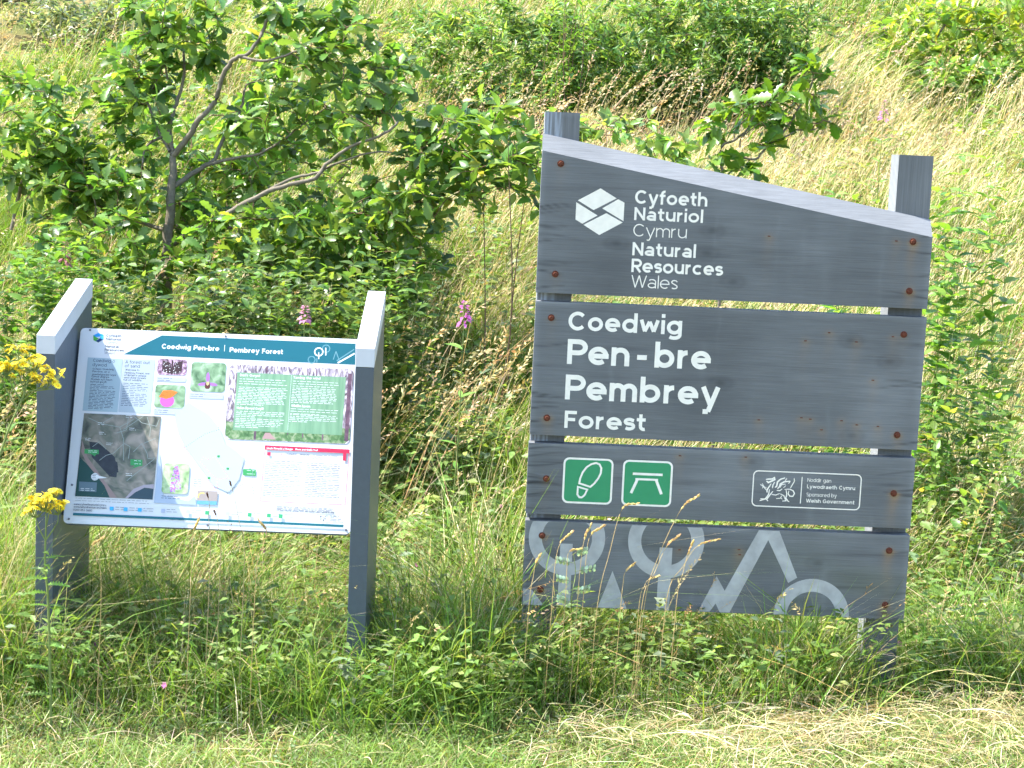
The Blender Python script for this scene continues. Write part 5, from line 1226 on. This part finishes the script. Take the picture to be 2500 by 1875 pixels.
def ragwort(label, path, depth, heads, leaves, seed, lsize=.075):
    rng = np.random.default_rng(seed); pts = [at(x, y, depth) for x, y in path]; base = pts[0].copy(); base[2] = float(ground_z(base[0], base[1]))
    root = empty('ragwort', base); tag(root, label, 'flower', 'yellow ragwort by the information board'); tb = Tubes(); pts = [base - np.array([0, 0, .02])] + pts[1:]
    sp = smooth_path(pts, 6); tb.add(sp, .0042, .0026, 6); child = []
    for hx, hy, rx, ry, n in heads:
        c0 = at(hx, hy + ry * 1.3, depth)
        near = sp[int(np.argmin(np.linalg.norm(sp - (c0 - np.array([0, 0, .07])), axis=1)))]; tb.add(smooth_path([near, near * .4 + c0 * .6 + rng.normal(0, .006, 3), c0], 4), .0022, .0014, 5)
        for _ in range(n):
            a = rng.uniform(0, 6.3); q = rng.random() ** .5; v = np.array([math.cos(a) * q, math.sin(a) * q]); c = at(hx + v[0] * rx, hy + abs(v[0]) * ry * .5 + rng.normal(0, ry * .35), depth + v[1] * rx * depth / FPX)
            tb.add(np.array([c0, c0 * .35 + c * .65 - np.array([0, 0, .006]), c]), .0011, .0009, 4); child.append(c)
    tb.build('stem', GREENSTEM, root); loc = np.array(root.location)
    for c in child:
        o = bpy.data.objects.new('flower_head', FLOWER); COL.objects.link(o); o.parent = root; o.location = c - loc; o.rotation_euler = (rng.uniform(.0, .9), rng.normal(0, .3), rng.uniform(0, 6)); k = rng.uniform(.8, 1.15); o.scale = (k, k, k)
    P, A, N, S = [], [], [], []
    for t in np.linspace(.12, .82, leaves):
        p = sp[int(t * (len(sp) - 1))]; a = rng.uniform(0, 6.3)
        P.append(p); A.append([math.cos(a), math.sin(a) * .7, .35]); N.append([rng.normal(0, .3), -.3, 1]); S.append(lsize * rng.uniform(.7, 1.2) * (1.25 - .5 * t))
    leaf_parts(PINN, 'pinn', np.array(P), np.array(A), np.array(N), np.array(S), root, mixcols([(.16, .30, .06), (.22, .36, .09)], (1, 1), 5))
ragwort('tall yellow ragwort flowering in front of the top of the left plank post', [(-50, 1580), (-30, 1250), (10, 1080), (60, 960)], 4.72, [(45, 845, 34, 18, 14), (20, 885, 36, 20, 14), (80, 880, 54, 24, 30), (125, 902, 36, 20, 16), (112, 928, 42, 18, 16), (5, 905, 26, 14, 8), (62, 910, 36, 18, 14)], 16, 41)
ragwort('yellow ragwort flowering in front of the foot of the left plank post', [(128, 1590), (118, 1480), (110, 1380), (112, 1290)], 4.74, [(112, 1215, 46, 26, 34), (88, 1238, 34, 20, 16), (142, 1232, 34, 20, 16), (126, 1198, 28, 16, 12)], 26, 42, .055)
def small_ragwort(px, py, i):
    base = on_ground(px, py + 40); d = (base - CAM) @ cF; top = at(px, py, d - .05); root = empty('ragwort', base); rng = np.random.default_rng(60 + i)
    tag(root, 'small yellow ragwort high on the bank, %s from the left of six' % ('first', 'second', 'third', 'fourth', 'fifth', 'last')[i], 'flower', 'ragwort high on the bank')
    tb = Tubes(); tb.add(smooth_path([base, base * .5 + top * .5 + rng.normal(0, .01, 3), top], 4), .004, .003, 5)
    V, F = [], []
    for _ in range(22):
        c = top + rng.normal(0, 1, 3) * np.array([.045, .04, .012]); tb.add(np.array([top - np.array([0, 0, .06]), c]), .002, .0015, 4); b = len(V); r = rng.uniform(.010, .016)
        V += [c + np.array([r * math.cos(a), r * math.sin(a) * .9, r * .5 * math.sin(a)]) for a in np.linspace(0, 6.28, 7)[:-1]]; F.append(tuple(range(b, b + 6)))
    tb.build('stem', GREENSTEM, root); o = mesh_np('flower_cluster', np.array(V), [np.array(F)], YEL); child_world(o, root)
for i, (x, y) in enumerate(((955, 86), (1023, 84), (1045, 96), (1088, 82), (1108, 45), (1184, 52))): small_ragwort(x, y, i)

def willowherb(label, px, py, depth, hgt, col, seed):
    rng = np.random.default_rng(seed); top = at(px, py, depth); base = top.copy(); base[2] = float(ground_z(base[0], base[1])); base[0] -= .03
    root = empty('willowherb', base); tag(root, label, 'flower', 'pink willowherb on the bank'); tb = Tubes(); sp = smooth_path([base, base * .5 + top * .5 + np.array([.01, 0, 0]), top], 6); tb.add(sp, .0035, .0014, 5); tb.build('stem', GREENSTEM, root)
    P, A, N, S = [], [], [], []
    for k in range(46):
        t = rng.random(); p = top - np.array([0, 0, hgt * t]); a = rng.uniform(0, 6.3); w = .25 + .75 * t
        P.append(p + np.array([math.cos(a), math.sin(a), 0]) * .012 * w); A.append([math.cos(a), math.sin(a), .5 - t]); N.append([-math.cos(a) * .5, -math.sin(a) * .5 - .3, .8]); S.append(.020 * (.5 + .7 * t) * rng.uniform(.8, 1.2))
    o = leaf_mesh('flower_spike', OVATE, np.array(P), np.array(A), np.array(N), np.array(S), jitter([col], 46, .15, rng), PINKF); child_world(o, root)
    n = 14; t = np.linspace(.15, .9, n); P = sp[(t * (len(sp) - 1)).astype(int)]; P = P[P[:, 2] < top[2] - hgt]; n = len(P); a = rng.uniform(0, 6.3, n)
    if n: leaf_parts(LANCE, 'wh', P, np.stack([np.cos(a), np.sin(a), np.full(n, .5)], 1), np.tile([0, -.3, 1.0], (n, 1)), np.full(n, .07), root, mixcols([(.13, .26, .05), (.17, .30, .06)], (1, 1), 4))
willowherb('bright pink willowherb spike between the two signs', 1135, 735, 6.2, .085, (.62, .16, .50), 71)
willowherb('pale pink willowherb spike above the right end of the printed panel', 745, 745, 6.3, .06, (.55, .25, .38), 72)
willowherb('faded reddish willowherb spike above the left post of the information board', 160, 590, 7.0, .09, (.36, .14, .15), 73)
willowherb('pink willowherb spike high on the dry bank above the right end of the sign', 2160, 245, 8.6, .10, (.60, .24, .40), 74)

def grass_head(px_path, depth, kind, seed, label, group, name='grass_stem'):
    """one stem with its seed head, kind 'pale' a nodding spikelet head, 'dark' a short ribwort head"""
    rng = np.random.default_rng(seed); pts = [at(x, y, depth) for x, y in px_path]; base = pts[0].copy(); base[2] = float(ground_z(base[0], base[1])); base[0] -= .01
    root = empty(name, base); tag(root, label, 'grass', group); sp = smooth_path([base] + pts, 6); tb = Tubes(); tb.add(sp, .0011, .0007, 5)
    tb.build('stem', STEMC if kind == 'pale' else STEMD, root)
    P, A, N, S = [], [], [], []; n0 = int(len(sp) * (.72 if kind == 'pale' else .86)); h = sp[n0:]; m = 34 if kind == 'pale' else 40
    for k in range(m):
        t = rng.random() * (len(h) - 1.01); i = int(t); p = h[i] + (h[i + 1] - h[i]) * (t - i); ax = h[i + 1] - h[i]; ax /= np.linalg.norm(ax) + 1e-9; rv = rnd_dir(1, rng)[0]
        P.append(p); A.append(ax + rv * (.45 if kind == 'pale' else .6)); N.append(rv + np.array([0, -.3, .2])); S.append(rng.uniform(.008, .014) if kind == 'pale' else rng.uniform(.005, .008))
    o = leaf_mesh('seed_head', OVATE, np.array(P), np.array(A), np.array(N), np.array(S), jitter([(.58, .42, .17) if kind == 'pale' else (.16, .08, .05)], m, .18, rng), STRAW); child_world(o, root)
STEMC = plain('straw_stem', (.42, .30, .13, 1), .7, .2); STEMD = plain('brown_stem', (.30, .24, .12, 1), .7, .2)
c3 = lambda pts: [(1230 + x * .4973, 1040 + y * .4973) for x, y in pts]
ORD = ['first', 'second', 'third', 'fourth', 'fifth', 'sixth', 'seventh', 'eighth', 'ninth', 'tenth', 'eleventh', 'twelfth']
TIPS = [330, 430, 490, 660, 950, 860, 1055, 928, 636, 756, 180, 375]
RANK12 = [ORD[sorted(TIPS).index(t)] for t in TIPS]
for i, pth in enumerate(([(235, 900), (250, 700), (275, 580), (330, 525)], [(360, 880), (375, 700), (395, 560), (430, 480)], [(390, 850), (405, 640), (425, 540), (490, 490)], [(460, 880), (520, 620), (580, 410), (660, 380)], [(690, 880), (760, 640), (870, 410), (950, 345)],
                         [(680, 870), (740, 720), (800, 590), (860, 538)], [(800, 850), (880, 690), (950, 590), (1055, 555)], [(850, 850), (880, 720), (900, 640), (928, 570)], [(575, 880), (585, 780), (595, 720), (636, 678)], [(665, 880), (690, 790), (710, 755), (756, 738)], [(125, 870), (145, 740), (155, 680), (180, 630)], [(300, 880), (310, 700), (320, 620), (375, 602)])):
    grass_head(c3(pth), 5.06 + .012 * (i % 5), 'pale', 80 + i, 'pale grass seed head in front of the lowest plank, %s from the left' % RANK12[i], 'grass stems in front of the lowest plank')
c1 = lambda pts: [(60 + x * .41591, 650 + y * .41591) for x, y in pts]
for i, pth in enumerate(([(1090, 1700), (1082, 1500), (1085, 1400), (1072, 1335)], [(1150, 1720), (1140, 1560), (1132, 1490), (1115, 1440)], [(1290, 1720), (1260, 1500), (1225, 1330), (1207, 1268)])):
    grass_head(c1(pth), 4.86, 'dark', 95 + i, ('leftmost of three dark brown seed heads in front of the printed panel', 'lowest of three dark brown seed heads in front of the printed panel', 'highest and rightmost dark brown seed head in front of the printed panel')[i], 'brown seed heads in front of the panel', 'ribwort_stem')
for i, pth in enumerate(([(1360, 1800), (1400, 1640), (1420, 1560), (1375, 1490)], [(980, 1760), (985, 1620), (990, 1560), (1020, 1490)], [(450, 1900), (420, 1700), (400, 1640), (450, 1600)])):
    grass_head(c1(pth), 4.82, 'pale', 105 + i, ('pale grass stem over the bottom edge of the panel, right of the middle', 'pale grass stem over the bottom edge of the panel near its middle', 'pale grass stem below the left part of the printed panel')[i], 'grass stems below the printed panel')

def weed(px, py, n, size, label, seed, tmpl=OVATE, cols=((.16, .32, .06), (.22, .40, .09), (.13, .26, .06)), key='weed', tall=.10):
    rng = np.random.default_rng(seed); base = on_ground(px, py); root = empty('broadleaf_weed', base); tag(root, label, 'weed', 'broad leaved weeds in the rough grass'); tb = Tubes(); P, A, N, S = [], [], [], []
    for k in range(n):
        a = 6.28 * k / n + rng.normal(0, .4); r = rng.uniform(.02, .075); tip = base + np.array([math.cos(a) * r, math.sin(a) * r * .8, tall * rng.uniform(.55, 1.3)])
        tb.add(smooth_path([base, base * .5 + tip * .5 + np.array([0, 0, .02]), tip], 4), .0016, .001, 4); P.append(tip); A.append([math.cos(a), math.sin(a), rng.uniform(-.1, .3)]); N.append([rng.normal(0, .25), -.35 + rng.normal(0, .2), 1]); S.append(size * rng.uniform(.7, 1.2))
    tb.build('stalk', GREENSTEM, root); leaf_parts(tmpl, key, np.array(P), np.array(A), np.array(N), np.array(S), root, mixcols(cols, [1] * len(cols), 6))
ROUND = leaf_from([0, .08, .3, .6, .85, 1.0], [.02, .26, .38, .34, .18, 0], .22, .3)
for i, (x, y, n, sz, tl, lab) in enumerate(((2010, 1570, 9, .06, .14, 'pale leafy bramble sprig under the middle of the lowest plank'), (1930, 1690, 9, .065, .10, 'low cluster of light green leaves in the dark grass beneath the sign'), (1690, 1640, 8, .06, .10, 'leafy weed below the round tree motif on the lowest plank'),
        (560, 1665, 6, .075, .05, 'three lobed weed with broad leaves under the middle of the printed panel'), (380, 1680, 6, .07, .05, 'broad leaved weed below the left third of the printed panel'), (230, 1660, 7, .06, .06, 'dark leaved weed at the foot of the left plank post'), (1085, 1400, 9, .07, .16, 'upright light green weed halfway between the two signs'),
        (90, 1500, 7, .065, .12, 'pale weed left of the left plank post'), (835, 1560, 8, .05, .12, 'leafy weed against the front of the right plank post'), (1150, 1640, 9, .05, .07, 'low weed in the lit grass between the two signs'), (640, 1530, 8, .06, .14, 'weed with oval leaves under the right half of the printed panel'),
        (2330, 1560, 8, .06, .14, 'leafy weed right of the foot of the timber sign\'s right post'), (1480, 1590, 8, .05, .12, 'weed with small leaves below the left tree ring of the lowest plank'), (2190, 1720, 6, .08, .06, 'single pale dock plant in the hay at the lower right'))):
    weed(x, y, n, sz, lab, 120 + i, ROUND if i in (0, 1, 2, 9, 12) else OVATE, key='round' if i in (0, 1, 2, 9, 12) else 'weed', tall=tl)
def seedling():
    base = on_ground(1400, 1560); root = empty('burnet_seedling', base); tag(root, 'blue green seedling with small paired leaflets in front of the lowest plank', 'weed'); tb = Tubes(); D = 5.08
    stem = smooth_path([base] + [at(x, y, D) for x, y in ((1395, 1470), (1405, 1400), (1400, 1350))], 6); tb.add(stem, .0016, .0009, 5); P, A, N, S = [], [], [], []; rng = np.random.default_rng(5)
    for (x, y), dx in (((1400, 1352), 30), ((1402, 1375), -40), ((1404, 1395), 45), ((1398, 1420), -35), ((1396, 1445), 40), ((1394, 1470), -30)):
        p = at(x, y, D); q = at(x + dx, y - 8, D - .01); tb.add(np.array([p, q]), .0008, .0006, 4)
        for t in np.linspace(.35, 1, 4):
            c = p + (q - p) * t
            for sg in (-1, 1): P.append(c); A.append([np.sign(dx) * .4, 0, sg]); N.append([0, -1, .5 + rng.normal(0, .2)]); S.append(.013)
    tb.build('stem', GREENSTEM, root); leaf_parts(ROUND, 'burnet', np.array(P), np.array(A, float), np.array(N, float), np.array(S), root, mixcols([(.26, .36, .26), (.32, .42, .32)], (1, 1), 4))
seedling()

PINKLAB = ['topmost small pink flower in the shade right of the right plank post', 'small pink flower midway between the two signs', 'small pink flower in the dark grass beside the right plank post', 'small pink flower left of the lower corner of the lowest plank', 'small pink flower under the lower left corner of the lowest plank', 'lowest small pink flower between the two signs', 'small pink flower touching the foot of the right plank post', 'small pink flower just right of the foot of the right plank post', 'small pink flower under the first triangle of the lowest plank', 'small pink flower left of the symbol plank, highest between the signs', 'small pink flower at the foot of the left plank post', 'small pink flower below the panel, right of its middle', 'small pink flower below the panel near the right plank post', 'small pink flower touching the bottom edge of the panel', 'small pink flower low in the grass left of the right plank post', 'lowest small pink flower below the left half of the panel', 'small pink flower in the grass right of the left plank post', 'small pink flower right of the lowest plank', 'small pink flower beside the right post of the timber sign']
def pink_flowers():
    V, F = [], []
    for i in range(5):
        a = 6.28 * i / 5; d = np.array([math.cos(a), 0, math.sin(a)]); n = np.array([-d[2], 0, d[0]]); b = len(V); V += [np.zeros(3), d * .006 - n * .004 + [0, -.002, 0], d * .011 + [0, -.003, 0], d * .006 + n * .004 + [0, -.002, 0]]; F.append((b, b + 1, b + 2, b + 3))
    pet = mesh_np('petals', np.array(V), [np.array(F)], PINKF, None, np.tile([.62, .20, .44], (len(V), 1)), link=False).data
    for i, (x, y) in enumerate(((1017, 1379), (1119, 1408), (1042, 1449), (1192, 1515), (1283, 1553), (1252, 1614), (893, 1609), (949, 1632), (1514, 1501), (1223, 1234), (156, 1504), (643, 1344), (701, 1384), (646, 1303), (714, 1602), (402, 1672), (233, 1571), (2254, 1488), (2197, 1570))):
        g = on_ground(x, y + 110); d = (g - CAM) @ cF; top = at(x, y, d - .04); base = top.copy(); base[2] = float(ground_z(top[0], top[1])); root = empty('restharrow_flower', base)
        tag(root, PINKLAB[i], 'flower', 'small pink flowers in the rough grass'); tb = Tubes(); tb.add(np.array([base, (base + top) / 2 + [.006, 0, 0], top]), .0012, .0009, 4); tb.build('stalk', GREENSTEM, root)
        o = bpy.data.objects.new('petals', pet); COL.objects.link(o); o.parent = root; o.location = top - base; o.rotation_euler = (RNG.normal(0, .4), RNG.uniform(0, 6), RNG.normal(0, .5))
pink_flowers()
